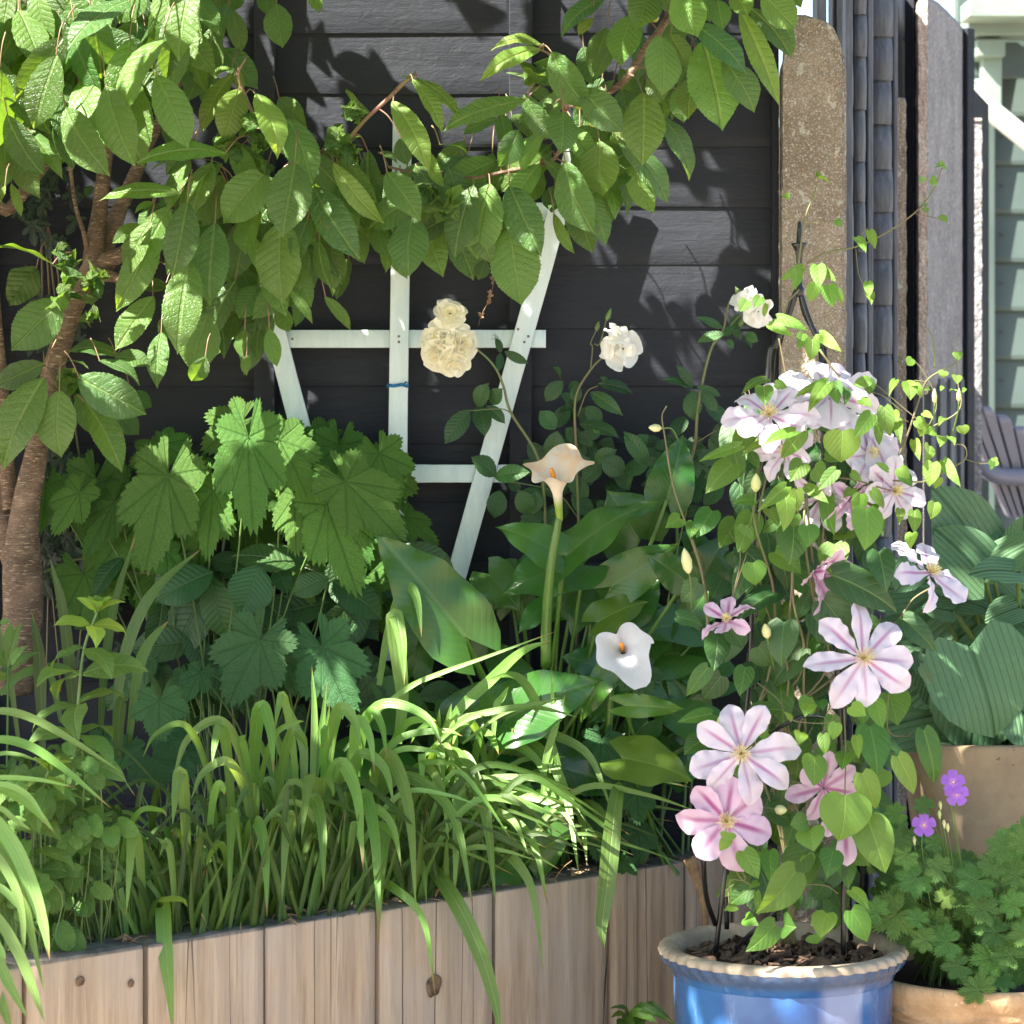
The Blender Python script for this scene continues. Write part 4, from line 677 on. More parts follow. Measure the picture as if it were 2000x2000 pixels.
simple("1590 1255 1245 1205 165 f;1400 1260 1295 1530 230 f;1770 1320 1570 1410 130 f;1150 1290 830 1450 200;1130 1370 950 1760 250;1180 1340 1280 1490 150 b;1490 1270 1550 1410 105;1520 1410 1420 1600 165 b;1780 1350 1935 1480 120;1620 1220 1850 1330 120 b;1130 1230 1330 1260 120 b;900 1330 700 1420 120 b;620 1350 440 1420 140 b;1700 1400 1880 1560 140 b;1650 1560 1560 1700 150 b;1300 1530 1200 1640 160 b;500 1460 400 1600 150 b", 'D', 4.90, Bl, Bst, None, 'cherry', 1.1, kw=dict(serr=.02, ny=30))
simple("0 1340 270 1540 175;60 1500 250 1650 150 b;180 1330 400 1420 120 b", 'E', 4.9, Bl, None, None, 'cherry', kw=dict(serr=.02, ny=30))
for _ in range(60):
    x, y = rng.uniform(230, 820), rng.uniform(1060, 1420); b_ = P(x, y, rng.uniform(4.9, 5.03)); L = rng.uniform(.07, .12); d = unit([rj(1), 0, -.5+rj(.6)]); leaf(Bl, b_, b_+d*L, L*.55, (rj(.5), -1, .5), 'cherry', 24, 3, .1, .2, .01, 2, .02, rj(.4))
Bst.tube([tg[4], (tg[4]+root_at(480, 4.97))/2, root_at(480, 4.97)], .003, 6, smooth=4)
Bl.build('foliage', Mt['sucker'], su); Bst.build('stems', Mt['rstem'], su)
# ivy on the fence
iv = thing('ivy', 'dark ivy creeping up the black fence behind the cherry trunk', 'climber', root_at(60, 5.07))
Bl, Bst = MB(), MB()
for _ in range(120):
    x, y = rng.choice([(90, 420), (60, 330), (110, 900), (130, 1000), (140, 1120), (60, 1080), (170, 1200), (100, 620)]); p = P(x+rng.normal(0, 32), y+rng.normal(0, 45), 5.075+rj(.02)); L = rng.uniform(.025, .045); d = unit([rj(.8), 0, -1]); palm(Bl, p, p+d*L, L*1.1, (rj(.3), -1, .3), IVY, 28, 2, .1, .1, .0, 150)
for k in range(4): Bst.tube([P(60+k*30, 1350, 5.09), P(80+k*20+rj(30), 1000, 5.09), P(90+rj(40), 600, 5.09), P(70+rj(30), 300, 5.09)], .0022, 5, smooth=5)
Bl.build('foliage', Mt['ivy'], iv); Bst.build('stems', Mt['vine'], iv)
# ---------------- calla lilies ----------------
ca = thing('calla_lily_plant', 'broad glossy arrow-leaved calla lily clump with one peach and one white bloom', 'plant', root_at(1060, 4.93))
Bl, Bq, Bst = MB(), MB(), MB(); R_ = root_at(1060, 4.95); kwc = dict(ny=38, nx=8, wave=.036, wf=2.4, fold=.10, bow=.07)
simple("710 1640 225 1080 430 f", 'E', 4.78, Bl, Bst, R_, 'calla', 1.0, .01, dict(ny=44, nx=9, wave=.030, wf=3.1, fold=.10, bow=.05, roll=-.15, twist=.15, curl=.0), .004, (0.1, -1, .5), 0)
simple("1350 1250 905 1400 290;1250 1215 1745 890 235 f;1230 1200 880 1035 195 f;1440 1540 1310 1220 150 b;1500 1370 1865 1135 210;1800 900 1890 545 210 b;1480 1830 1235 1740 190;1130 1480 1000 1620 110;1900 1330 1690 1190 160;1650 1110 1480 850 330 b;1300 1380 1180 1560 200 b;1700 1700 1880 1560 180 b;1000 1300 860 1500 200 b;840 1300 1010 1500 200 b;1600 1500 1750 1250 200 b;1400 1500 1250 1400 180 b", 'E', 4.86, Bl, Bst, R_, 'calla', 1.25, .03, kwc, .0035)
simple("930 290 1450 70 300;700 280 1140 100 230;1000 500 1535 640 270 b;1160 750 930 900 160;1130 740 1120 1180 270;805 1030 795 1510 340 f;1500 0 1330 310 120;1620 120 1350 330 150 b;900 430 1250 560 210 b;250 200 560 330 260 b;1700 300 1560 470 180 b;1250 560 1560 700 180 b;550 250 700 420 180 b", 'H', 4.80, Bl, Bst, root_at(1000, 4.88), 'calla', 1.25, .03, kwc, .0035)
simple("150 1400 330 1080 300 b;300 1350 400 1150 150 b;60 700 110 560 150 b;100 1150 300 1250 200 b;200 1650 350 1800 220 b", 'F', 5.0, Bl, Bst, root_at(1300, 5.0), 'calla', 1.0, .02, kwc, .003)
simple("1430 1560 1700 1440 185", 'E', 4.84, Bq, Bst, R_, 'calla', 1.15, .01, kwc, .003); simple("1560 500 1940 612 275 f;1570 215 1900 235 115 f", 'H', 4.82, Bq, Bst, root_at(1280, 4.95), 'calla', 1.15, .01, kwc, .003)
for _ in range(34):
    x, y = rng.uniform(760, 1420), rng.uniform(1180, 1560); Y = rng.uniform(4.9, 5.03); b_ = P(x, y, Y); L = rng.uniform(.10, .16); d = unit([rj(1), rj(.3), rng.uniform(-.4, 1)]); leaf(Bl, b_, b_+d*L, L*.6, (rj(.5), -1, .5), 'calla', 22, 5, .06, .15, .025, 2.6); Bst.tube([b_, (b_+R_)/2+np.array([0, 0, .02]), np.array([b_[0]*.8+R_[0]*.2, Y, BZ-.02])], .003, 5, smooth=4, cap=False)
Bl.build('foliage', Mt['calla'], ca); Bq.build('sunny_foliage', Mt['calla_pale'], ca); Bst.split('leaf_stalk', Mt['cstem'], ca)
m = N('calla_spathe'); sp = m.n('SeparateXYZ', i0=m.uv()); v = sp.outputs[1]; no = m.noise(m.obj(), 26, 4)
c = m.mix(m.mr(v, .12, .42, 1, 0), lin(240, 226, 208), (.28, .40, .06, 1)); c = m.mix(m.M('MULTIPLY', m.mr(no, .35, .62, 0, .95), m.mr(v, .4, .9, 0, 1)), c, lin(246, 200, 160)); st = m.noise(m.mapv(m.uv(), (60, 2, 1)), 1, 2)
m.set(Base_Color=c, Roughness=.45); m.bump(st, .15, .002); t_ = m.n('BsdfTranslucent'); m.put(t_.inputs[0], c); ms = m.n('MixShader', i0=.3); m.t.links.new(m.bs.outputs[0], ms.inputs[1]); m.t.links.new(t_.outputs[0], ms.inputs[2]); m.t.links.new(ms.outputs[0], m.out.inputs[0]); Mt['spathe'] = m.m
Mt['spathew'] = petalmat('white_spathe', lin(222, 222, 230), lin(214, 212, 208), .1, .3)
Mt['spadix'] = plain('spadix', lin(236, 158, 40), lin(215, 120, 20), 260, .7, .6, .002)
def spathe(name, base, axis, side, H, R, tipdir, mat, tipL=.5, flat=1.0, flare=.35, wav=.02, notch=None):
    axis = unit(axis); side = unit(np.asarray(side)-axis*np.dot(side, axis)); o2 = np.cross(axis, side); n_, k_ = 56, 26; rows = []; uv = []
    for i in range(k_):
        v = i/(k_-1); r = .10*R+.16*R*v+.74*R*max(0, v-.35)**1.5/.65**1.5; rw = []; u_ = []
        for j in range(n_+1):
            a = 2*math.pi*j/n_; ca_, sa_ = math.cos(a), math.sin(a); tipf = max(0, math.cos(a-tipdir))**9*tipL; e = .82+.18*math.cos(a-tipdir); rr = r*(1+tipf*v**3)*e*(1+wav*2*math.sin(5*a+1)*v**3); back_ = -.5+.5*math.cos(a-tipdir)
            if notch is not None: dn = math.atan2(math.sin(a-notch), math.cos(a-notch)); rr *= 1-.34*v**2*math.exp(-(dn/.30)**2)+.10*v**2*math.exp(-((abs(dn)-.85)/.35)**2)
            h = H*(v**.8)-H*flare*v**5*(1.0)+wav*R*math.sin(4*a+2)*v**4+H*.16*math.cos(a-tipdir+math.pi)*v**2*0
            ov = (1-.10*v*(j/n_)) if j > n_*.8 else 1
            rw.append(base+axis*h+side*ca_*rr*ov+o2*sa_*rr*ov*flat); u_.append((j/n_, v))
        rows.append(rw); uv.append(u_)
    B = MB(); B.grid(np.array(rows), np.array(uv)); return B.build(name, mat, ca)
Yb = 4.74; b0 = Pc('E', 1222, 1005, Yb)
Bst = MB(); Bst.tube([Pc('E', 1150, 1800, Yb+.06), Pc('E', 1152, 1550, Yb+.04), Pc('E', 1176, 1250, Yb+.01), Pc('E', 1212, 1040, Yb), b0+[0, 0, .006]], [.0095, .0090, .0080, .0066, .0056], 14, smooth=6); Bst.build('flower_stalk', Mt['cstem'], ca)
fl = spathe('flower', b0-np.array([0, 0, .002]), (-.10, -.50, 1), (1, 0, 0), .116, .064, math.radians(60), Mt['spathe'], .25, 1.0, .16, .075)
B = MB(); ax = unit((-.13, -.42, 1)); B.tube([b0+ax*.03, b0+ax*.06, b0+ax*.085+[-.002, 0, .001], b0+ax*.093+[-.003, 0, .002]], [.0040, .0046, .0042, .002], 10, smooth=3); o = B.build('spadix', Mt['spadix'], None)
o.parent = fl; o.location = tuple(-np.array(ca.location)) if False else (0, 0, 0)
# children of a part sit in the thing's space
def reparent(o, par):
    off = np.zeros(3); q = par
    while q is not None: off = off+np.array(q.location); q = q.parent
    o.parent = par; o.location = tuple(np.array(o.location)-off)
o.parent = None; reparent(o, fl)
Yb = 4.72; b1 = Pc('E', 1575, 1655, Yb)+np.array([0, .06, -.03]); ax1 = unit((-.10, -1, .42))
fl = spathe('flower', b1, ax1, (1, 0, .0), .062, .058, math.radians(-66), Mt['spathew'], .62, .90, .12, .03, notch=math.radians(112))
B = MB(); B.tube([b1+ax1*.02, b1+ax1*.055, b1+ax1*.062], [.0035, .0036, .002], 9); reparent(B.build('spadix', Mt['spadix']), fl)
Bst = MB(); Bst.tube([root_at(1180, 4.9), Pc('E', 1500, 1900, Yb+.12), b1+[0, .02, -.04], b1+ax1*.004], [.007, .0065, .006, .0055], 12, smooth=6); Bst.build('flower_stalk', Mt['cstem'], ca)
# ---------------- climbing rose ----------------
ro = thing('climbing_rose', 'cream rose with dark glossy leaflets climbing past the white trellis', 'rose bush', root_at(1110, 5.0))
Bl, Bst = MB(), MB()
def cane(pts, r0, r1, Y=None): Q = np.array([Pc(c_, x, y, Yy) for c_, x, y, Yy in pts]); Bst.tube(Q, np.linspace(r0, r1, len(Q)), 7, smooth=6)
cane([('H', 1150, 900, 5.0), ('E', 1150, 1400, 5.0), ('E', 1140, 900, 4.98), ('E', 1100, 660, 4.96), ('E', 960, 430, 4.95), ('E', 920, 290, 4.94), ('E', 870, 180, 4.93), ('E', 770, 85, 4.92), ('E', 660, 30, 4.93)], .0035, .0016)
cane([('H', 1250, 900, 5.02), ('E', 1330, 1400, 5.02), ('E', 1325, 1000, 5.0), ('E', 1310, 600, 4.98), ('E', 1310, 350, 4.97), ('E', 1390, 200, 4.96), ('E', 1470, 120, 4.95), ('B', 1530, 1870, 4.94)], .0035, .0014)
cane([('E', 1390, 200, 4.96), ('E', 1400, 80, 4.96), ('B', 1390, 1850, 4.96), ('B', 1420, 1780, 4.96)], .0013, .001); cane([('E', 1410, 60, 4.96), ('B', 1440, 1850, 4.96), ('B', 1480, 1700, 4.96)], .0013, .001)
cane([('E', 960, 430, 4.95), ('E', 900, 410, 4.93), ('E', 740, 420, 4.92)], .0012, .0008); cane([('E', 1320, 450, 4.98), ('E', 1370, 320, 4.96), ('E', 1430, 285, 4.95)], .0013, .0009)
cane([('F', 40, 960, 5.0), ('F', 150, 640, 4.98), ('F', 170, 450, 4.96), ('F', 200, 260, 4.95), ('C', 250, 1870, 4.94), ('C', 310, 1780, 4.93), ('C', 340, 1640, 4.93), ('C', 400, 1560, 4.92)], .0032, .0016); cane([('C', 250, 1870, 4.94), ('C', 400, 1700, 4.92), ('C', 440, 1680, 4.92)], .0014, .001); cane([('F', 170, 590, 4.97), ('F', 250, 540, 4.96), ('F', 290, 520, 4.96)], .001, .0008)
cane([('E', 1325, 1000, 5.0), ('E', 1200, 860, 4.99), ('E', 950, 800, 4.97), ('E', 900, 790, 4.96)], .0013, .0009)
rkw = dict(serr=.035, ny=20, nx=3, wave=.005)
simple("905 110 880 25 42;925 100 1055 165 50;905 110 890 210 46;735 415 605 600 105;825 395 930 490 70;790 390 820 555 95;850 380 915 300 80;780 400 840 270 90 ;1240 260 1145 370 80;1230 250 1195 185 50;1330 330 1280 260 60;1310 280 1310 380 60;1230 330 1300 390 60 b;1430 275 1620 325 75;1390 320 1560 440 75;1360 400 1455 490 80;1330 490 1545 565 100;1200 520 1115 420 90;1210 530 1170 690 105;1290 500 1300 670 120 b;1270 480 1260 380 100 b;1260 700 1400 690 60;1410 690 1530 630 80;1450 680 1580 760 110;1450 700 1350 810 100;1700 710 1570 530 90;1700 720 1560 740 90;1720 720 1750 870 90;1770 720 1680 680 60;880 770 745 670 120 f;870 775 1060 750 95 f;900 850 870 1000 105;1000 850 1060 980 100;1100 850 1070 980 90;950 800 1010 860 60;1330 730 1300 860 90 b;1250 1000 1200 870 90 b;1440 660 1500 560 90 b;1180 760 1260 640 110 b;1020 760 1100 700 90 b;1480 800 1560 900 110 b;1380 900 1450 1000 100 b;1440 240 1490 270 30", 'E', 4.97, Bl, None, None, 'cherry', 1.1, .02, rkw)
simple("150 290 55 175 60;150 300 -20 250 50;150 310 150 475 100;170 290 300 340 46;190 320 280 430 64;210 380 350 500 80 b;320 520 290 530 100;380 510 300 480 80;100 450 50 560 90 b;260 570 420 480 70 b", 'F', 4.95, Bl, None, None, 'cherry', 1.1, .02, rkw)
simple("310 1770 165 1710 44;320 1800 170 1840 60 f;310 1810 380 1760 50;330 1830 365 1880 36;430 1800 500 1840 50;420 1810 465 1875 40;500 1755 380 1740 50;370 1740 390 1830 44 b;400 1690 360 1780 60 b", 'C', 4.93, Bl, None, None, 'lance', 1.2, .02, rkw)
for _ in range(60):
    x, y = rng.uniform(1020, 1420), rng.uniform(830, 1030); b_ = P(x, y, rng.uniform(4.99, 5.06)); L = rng.uniform(.035, .055); d = unit([rj(1), 0, rj(1)]); leaf(Bl, b_, b_+d*L, L*.6, (rj(.4), -1, .4), 'cherry', 14, 2, .05, .15, serr=.03)
Bl.build('foliage', Mt['rose_leaf'], ro); Bst.build('stems', Mt['rstem'], ro)
def rose(name, c0, R, face, rings, mat, sd=0, par=None):
    f_ = unit(face); u = unit(np.cross(f_, [0.2, 0.1, 1])); v_ = np.cross(f_, u); B = MB()
    for k, (cnt, rad, lift, cur) in enumerate(rings):
        for j in range(cnt):
            a = 2*math.pi*(j+.5*(k % 2)+.15*rj(1))/cnt; d = u*math.cos(a)+v_*math.sin(a); r_ = R*rad*rng.uniform(.88, 1.08); b_ = c0+d*R*.05; t_ = c0+d*r_*(1-lift*.45)+f_*R*lift*rng.uniform(.8, 1.1)
            leaf(B, b_, t_, R*1.05*max(rad, .55)*rng.uniform(.85, 1.2), f_-d*lift*.6, 'rpetal', 18, 7, cur-.12, -.05, .055, rng.uniform(1.5, 2.6), 0, rj(.35), curl=rng.uniform(-.1, .3), cup=.55*lift, twist=rj(.5))
    return B.build(name, mat, par)
RW = [(5, 1.22, .06, .0), (3, .72, .34, -.02), (2, .4, .5, -.02)]
RG = [(5, 1.18, .05, .0), (5, .95, .22, -.02), (4, .7, .42, -.03), (4, .45, .58, -.03)]
for (c_, x, y, R, fc_, mt) in (('B', 632, 1690, 86, (0.1, -1, .5), 'rosep'), ('B', 560, 1840, 95, (-.5, -1, .1), 'rosep'), ('B', 695, 1850, 95, (.5, -1, .1), 'rosep'), ('E', 625, 60, 105, (0, -1, -.1), 'rosep'), ('E', 560, 120, 85, (-.3, -1, -.5), 'rosep'), ('E', 650, 160, 85, (.2, -1, -.6), 'rosep'), ('E', 700, 70, 80, (.6, -1, -.2), 'rosep'), ('B', 1565, 1880, 100, (.35, -1, .0), 'rosepw'), ('B', 1545, 1800, 66, (.5, -.8, .7), 'rosepw'), ('B', 1480, 1880, 52, (-.9, -.6, .0), 'rosepw'), ('C', 430, 1610, 70, (-.4, -.8, .6), 'rosepw'), ('C', 500, 1680, 82, (.3, -1, -.3), 'rosepw')):
    rose('rose_flower', Pc(c_, x, y, 4.90), R*S_/FPX*4.9, fc_, RG if mt == 'rosep' else RW, Mt[mt], par=ro)
for c_, x, y, x2, y2 in (('B', 1475, 1730, 1500, 1660), ('B', 1420, 1785, 1435, 1730), ('C', 400, 1590, 375, 1545), ('C', 395, 1760, 435, 1700)):
    B = MB(); a, e = Pc(c_, x, y, 4.93), Pc(c_, x2, y2, 4.93); B.tube([a, a*.7+e*.3, a*.35+e*.65, e], [.002, .0045, .0036, .0004], 9, smooth=4); B.build('rose_bud', Mt['stem'], ro)
# ---------------- strappy clump along the bed front ----------------
dl = thing('strappy_clump', 'fountain of arching green strap leaves spilling over the sleeper edge', 'plant', root_at(650, 4.70))
Bl, Bd = MB(), MB()
def strap(B, crop, ax, ay, tx, ty, wd, root=None, Yfront=None, jit=1.0):
    apx, apy = cp(crop, ax, ay); tpx, tpy = cp(crop, tx, ty); by = bedY(np.clip(min(apx, 1300), 0, 1320))
    back = .02+.25*max(0, min(1, (1700-apy)/500)); Ya = by+back; Yt_ = min(by+back-.03, by-.025 if tpy > 1640 else by+back-.05)-rng.uniform(0, .03)
    dx = tpx-apx; rx = apx-dx*.7-np.sign(dx)*12+rng.normal(0, 12) if root is None else root
    r_ = P(rx, 1700, Ya+.09); r_[2] = BZ-.03; a_ = P(apx, apy, Ya); t_ = P(tpx, tpy, Yt_)
    sg = 1 if dx >= 0 else -1; hk_ = rng.uniform(.5, 1.6)*min(1, (abs(dx)+60)/150); mid1 = r_*.34+a_*.66+np.array([-(a_-r_)[0]*.22, .02, .012]); sh = a_*.52+t_*.48+np.array([(t_-a_)[0]*.22, 0, abs(t_-a_)[2]*.16+.3*abs((t_-a_)[0])*.3])
    ribbon(B, [r_, mid1, a_, sh, t_], wd*S_/FPX*Ya*.88, (rj(.2), -1, .35+rj(.2)), 7, vee=rng.uniform(.05, .25), tw=rj(.25))
Gs = "1200 305 925 650 60;1010 330 765 500 42;1200 330 1140 540 66;1400 225 1475 585 84;1530 170 1480 350 50;1570 370 1655 460 66;1750 350 1735 455 50;975 580 930 860 80;1240 525 1030 720 60;1680 590 1625 940 72;1850 530 1935 860 80;1690 720 1745 1220 84;1600 740 1370 1010 46;1560 800 1520 1270 70;1380 840 1440 1360 80;1250 785 1230 1200 70;750 790 900 810 42;1190 960 1110 1080 50;1170 650 1210 700 50;1750 620 1800 710 46;1310 400 1290 445 46;900 1260 1010 1300 46;1480 380 1640 300 36;720 885 680 1350 70"
Hs = "130 300 225 580 66;240 220 600 460 66;30 240 150 440 75;200 250 290 510 56;300 490 450 1330 96;40 530 165 1110 90;150 480 330 750 72;170 700 250 1500 88;330 750 240 1520 90;380 600 755 1300 84;190 760 370 1090 60;500 550 625 950 60;560 440 600 665 60;690 490 800 790 74;640 480 880 1290 108;700 620 655 1280 80;600 440 655 600 44;730 760 1055 1020 60;880 800 1160 1300 70;920 1000 1135 1660 70;330 1200 555 1790 58;460 1040 505 1280 50;620 330 820 265 50;900 260 970 360 52;1000 360 1510 795 70;930 430 1180 755 62;1010 400 1330 1135 80;840 610 1360 835 42;870 700 1355 990 52;1300 740 1370 1080 60;1370 750 1520 1040 70;800 370 895 480 52;640 440 560 540 40;350 400 700 380 50;460 540 690 560 40;330 470 600 495 40;480 480 480 700 50;240 860 370 1080 50;400 640 500 700 40;550 330 420 420 40;380 330 560 300 50;760 320 640 440 46"
for r in Gs.split(';'): v = list(map(float, r.split())); strap(Bl, 'G', *v)
for r in Hs.split(';'): v = list(map(float, r.split())); strap(Bl, 'H', *v)
def rib(B, pts, wd, vee=.2, tw=0., nrm=(0, -1, .5)): Q = [Pc(c_, x, y, Y) for c_, x, y, Y in pts]; ribbon(B, Q, wd*S_/FPX*pts[0][3], nrm, 6, vee=vee, tw=tw)
rib(Bl, [('H', 380, 980, 4.70), ('H', 520, 1080, 4.62), ('H', 660, 1270, 4.54), ('H', 790, 1540, 4.52), ('H', 870, 1800, 4.51), ('H', 905, 2000, 4.50)], 88)
rib(Bl, [('G', 915, 1380, 4.42), ('G', 895, 1300, 4.33), ('G', 882, 1300, 4.25), ('G', 884, 1430, 4.215), ('G', 898, 1600, 4.20), ('G', 915, 1760, 4.19), ('G', 935, 1990, 4.18)], 84, nrm=(0, -1, .1))
rib(Bl, [('H', 1560, 640, 4.78), ('H', 1530, 700, 4.73), ('H', 1500, 950, 4.69), ('H', 1475, 1200, 4.68), ('H', 1450, 1400, 4.67), ('H', 1465, 1525, 4.66)], 100, nrm=(0, -1, .1))
rib(Bl, [('H', 60, 460, 4.7), ('H', 200, 290, 4.7), ('H', 390, 130, 4.7), ('H', 560, 50, 4.68), ('E', 850, 1740, 4.66), ('E', 1215, 1605, 4.64)], 30, .3); rib(Bl, [('H', 100, 400, 4.7), ('H', 300, 200, 4.7), ('H', 500, 70, 4.69), ('H', 595, 62, 4.68)], 30, .3)
rib(Bl, [('H', 600, 500, 4.74), ('H', 660, 270, 4.74), ('H', 850, 80, 4.73), ('E', 1020, 1720, 4.70), ('E', 1175, 1660, 4.67)], 64)
rib(Bl, [('H', 350, 420, 4.72), ('H', 375, 200, 4.72), ('E', 360, 1800, 4.71), ('E', 330, 1560, 4.70), ('E', 345, 1540, 4.69), ('E', 375, 1700, 4.67), ('E', 385, 1900, 4.66)], 92, .1)
rib(Bl, [('E', 250, 1900, 4.73), ('E', 290, 1650, 4.73), ('E', 350, 1450, 4.72), ('E', 400, 1370, 4.71), ('E', 440, 1400, 4.70), ('E', 465, 1500, 4.69), ('E', 478, 1640, 4.68)], 60, .1)
for x0, y0, x1, y1, w_ in ((1190, 380, 1180, 20, 26), (1150, 500, 1255, 150, 40), (880, 230, 950, 110, 40), (560, 400, 575, 230, 34), (600, 400, 640, 200, 40), (660, 420, 620, 280, 34)):
    rib(Bl, [('H', x0-20, y0+200, 4.75), ('H', x0, y0, 4.75), ('H', (x0+x1)/2, (y0+y1)/2, 4.74), ('H', x1, y1, 4.73)], w_)
rib(Bl, [('H', 500, 480, 4.72), ('H', 700, 300, 4.7), ('H', 900, 240, 4.68), ('H', 1100, 210, 4.66), ('H', 1228, 170, 4.65)], 40); rib(Bl, [('H', 700, 420, 4.72), ('H', 900, 270, 4.7), ('H', 1050, 225, 4.68), ('H', 1200, 245, 4.67), ('H', 1320, 280, 4.66)], 26)
rib(Bl, [('H', 1240, 620, 4.75), ('H', 1150, 330, 4.75), ('H', 1050, 120, 4.74), ('H', 960, 50, 4.72), ('H', 840, 75, 4.70)], 54)
for x0, y0, x1, y1, w_ in ((1690, 500, 1680, 0, 40), (1690, 560, 1760, 95, 40), (1700, 600, 1780, 190, 36), (1640, 500, 1540, 180, 50), (1560, 620, 1440, 260, 50), (1480, 640, 1350, 300, 44)):
    rib(Bl, [('G', x0-20, y0+500, 4.62), ('G', x0, y0, 4.64), ('G', (x0+x1)/2+10, (y0+y1)/2, 4.64), ('G', x1, y1, 4.63)], w_)
# the mass of the clump
for _ in range(270):
    px = rng.uniform(230, 1000); by = bedY(px); dep = rng.uniform(.06, .34); r_ = P(px, 1700, by+dep); r_[2] = BZ-.03; H = rng.uniform(.10, .235)*(1-.35*max(0, (px-900)/250))*(1 if px > 420 else .8); d = np.array([rj(.8)+(px-600)/400, -rng.uniform(-.4, .8), 0]); Ls = rng.uniform(.08, .2)
    mid = r_+[d[0]*Ls*.22, d[1]*Ls*.1, H*.6]; ap = r_+[d[0]*Ls*.6, d[1]*Ls*.35, H]; t_ = r_+[d[0]*Ls*1.5, d[1]*Ls*.85, H*rng.uniform(.45, .95)]
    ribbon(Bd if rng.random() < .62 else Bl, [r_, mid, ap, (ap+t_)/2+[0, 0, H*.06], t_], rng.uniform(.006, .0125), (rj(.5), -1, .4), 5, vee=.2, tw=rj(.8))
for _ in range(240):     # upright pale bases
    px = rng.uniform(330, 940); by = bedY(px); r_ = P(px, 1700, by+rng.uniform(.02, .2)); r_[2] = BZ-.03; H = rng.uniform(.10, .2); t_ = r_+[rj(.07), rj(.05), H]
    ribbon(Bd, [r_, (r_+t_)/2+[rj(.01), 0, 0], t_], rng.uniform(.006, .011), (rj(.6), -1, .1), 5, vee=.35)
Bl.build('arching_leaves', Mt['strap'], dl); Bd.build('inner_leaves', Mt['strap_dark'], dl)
dl2 = thing('strappy_clump', 'strap-leaved clump whose blades arch in from the left edge of the bed', 'plant', root_at(-60, 4.15))
Bl, Bd = MB(), MB()
for pts, w_ in (([(-250, 350), (-50, 250), (150, 275), (400, 410), (650, 572)], 46), ([(-250, 480), (-50, 400), (150, 430), (350, 560), (600, 770)], 50), ([(-250, 640), (-30, 605), (200, 615), (410, 658)], 30), ([(-250, 760), (-30, 665), (130, 730), (220, 810), (295, 902)], 52), ([(-200, 820), (-20, 765), (80, 830), (170, 890)], 32), ([(-300, 900), (-90, 800), (60, 950), (170, 1190), (235, 1400), (268, 1590)], 84), ([(-200, 1050), (-60, 950), (100, 1150), (160, 1400), (238, 1760)], 60), ([(-200, 1250), (-40, 1180), (100, 1290), (212, 1455)], 42), ([(-250, 1350), (-60, 1320), (90, 1530), (180, 1750), (242, 1925)], 62), ([(-250, 1500), (-60, 1520), (50, 1720), (150, 1905)], 62), ([(-250, 1100), (-80, 980), (60, 1150), (120, 1350), (130, 1600)], 50), ([(-200, 1600), (-80, 1650), (20, 1850), (60, 1990)], 60), ([(-200, 560), (-20, 480), (100, 480), (220, 520)], 26), ([(-200, 1000), (-50, 900), (60, 1010), (160, 1280)], 40), ([(-200, 1450), (-100, 1400), (0, 1530), (30, 1590)], 50), ([(-150, 700), (0, 640), (150, 700), (260, 860)], 34)):
    Y = 4.02+rj(.03); rib(Bl, [('G', x, y, Y-.05*(i/len(pts))) for i, (x, y) in enumerate(pts)], w_, .15, rj(.3))
for _ in range(60):
    px = rng.uniform(-160, 300); by = bedY(max(px, -100)); r_ = P(px, 1700, by+rng.uniform(.25, .5)); r_[2] = BZ-.03; H = rng.uniform(.12, .30); d = np.array([rj(.6)+.2, -rng.uniform(-.4, .8), 0]); Ls = rng.uniform(.08, .2)
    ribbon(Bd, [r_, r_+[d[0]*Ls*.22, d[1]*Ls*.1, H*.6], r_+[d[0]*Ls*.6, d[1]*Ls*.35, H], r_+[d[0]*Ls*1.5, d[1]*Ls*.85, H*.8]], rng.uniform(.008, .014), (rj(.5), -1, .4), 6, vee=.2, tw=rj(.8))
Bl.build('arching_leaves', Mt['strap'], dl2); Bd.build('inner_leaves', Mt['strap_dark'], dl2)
ir = thing('sword_leaf_clump', 'upright sword-shaped leaves rising beside the cherry trunk', 'plant', root_at(170, 4.72))
Bl = MB()
for pts, w_ in (([('D', 400, 2200), ('D', 385, 1900), ('D', 340, 1500), ('D', 270, 1218)], 62), ([('D', 540, 2200), ('D', 560, 1850), ('D', 620, 1450), ('D', 732, 1088)], 48), ([('D', 620, 2250), ('D', 650, 1850), ('D', 740, 1550), ('D', 870, 1350), ('D', 1085, 1165)], 72), ([('D', 690, 2250), ('D', 740, 1850), ('D', 800, 1680), ('D', 910, 1550)], 60), ([('D', 230, 2250), ('D', 220, 1950), ('D', 210, 1720), ('D', 172, 1505)], 70), ([('D', 0, 1950), ('D', 120, 1840), ('D', 300, 1800), ('D', 430, 1835)], 50), ([('D', -60, 1900), ('D', 40, 1800), ('D', 130, 1740)], 30), ([('D', 330, 2100), ('D', 290, 1900), ('D', 250, 1780)], 40), ([('D', 870, 2150), ('D', 850, 1950), ('D', 805, 1820)], 46), ([('D', 650, 2100), ('D', 640, 1900), ('D', 630, 1720)], 36), ([('G', 640, 500), ('G', 640, 300), ('G', 655, 190), ('G', 690, 185)], 66), ([('D', 100, 2200), ('D', 60, 1900), ('D', 20, 1700), ('D', -10, 1550)], 40)):
    Y = 4.66+rj(.06); rib(Bl, [(c_, x, y, Y) for c_, x, y in pts], w_*1.05, .12, rj(.3), (rj(.5), -1, .2))
Bl.build('foliage', Mt['strap_dark'], ir)
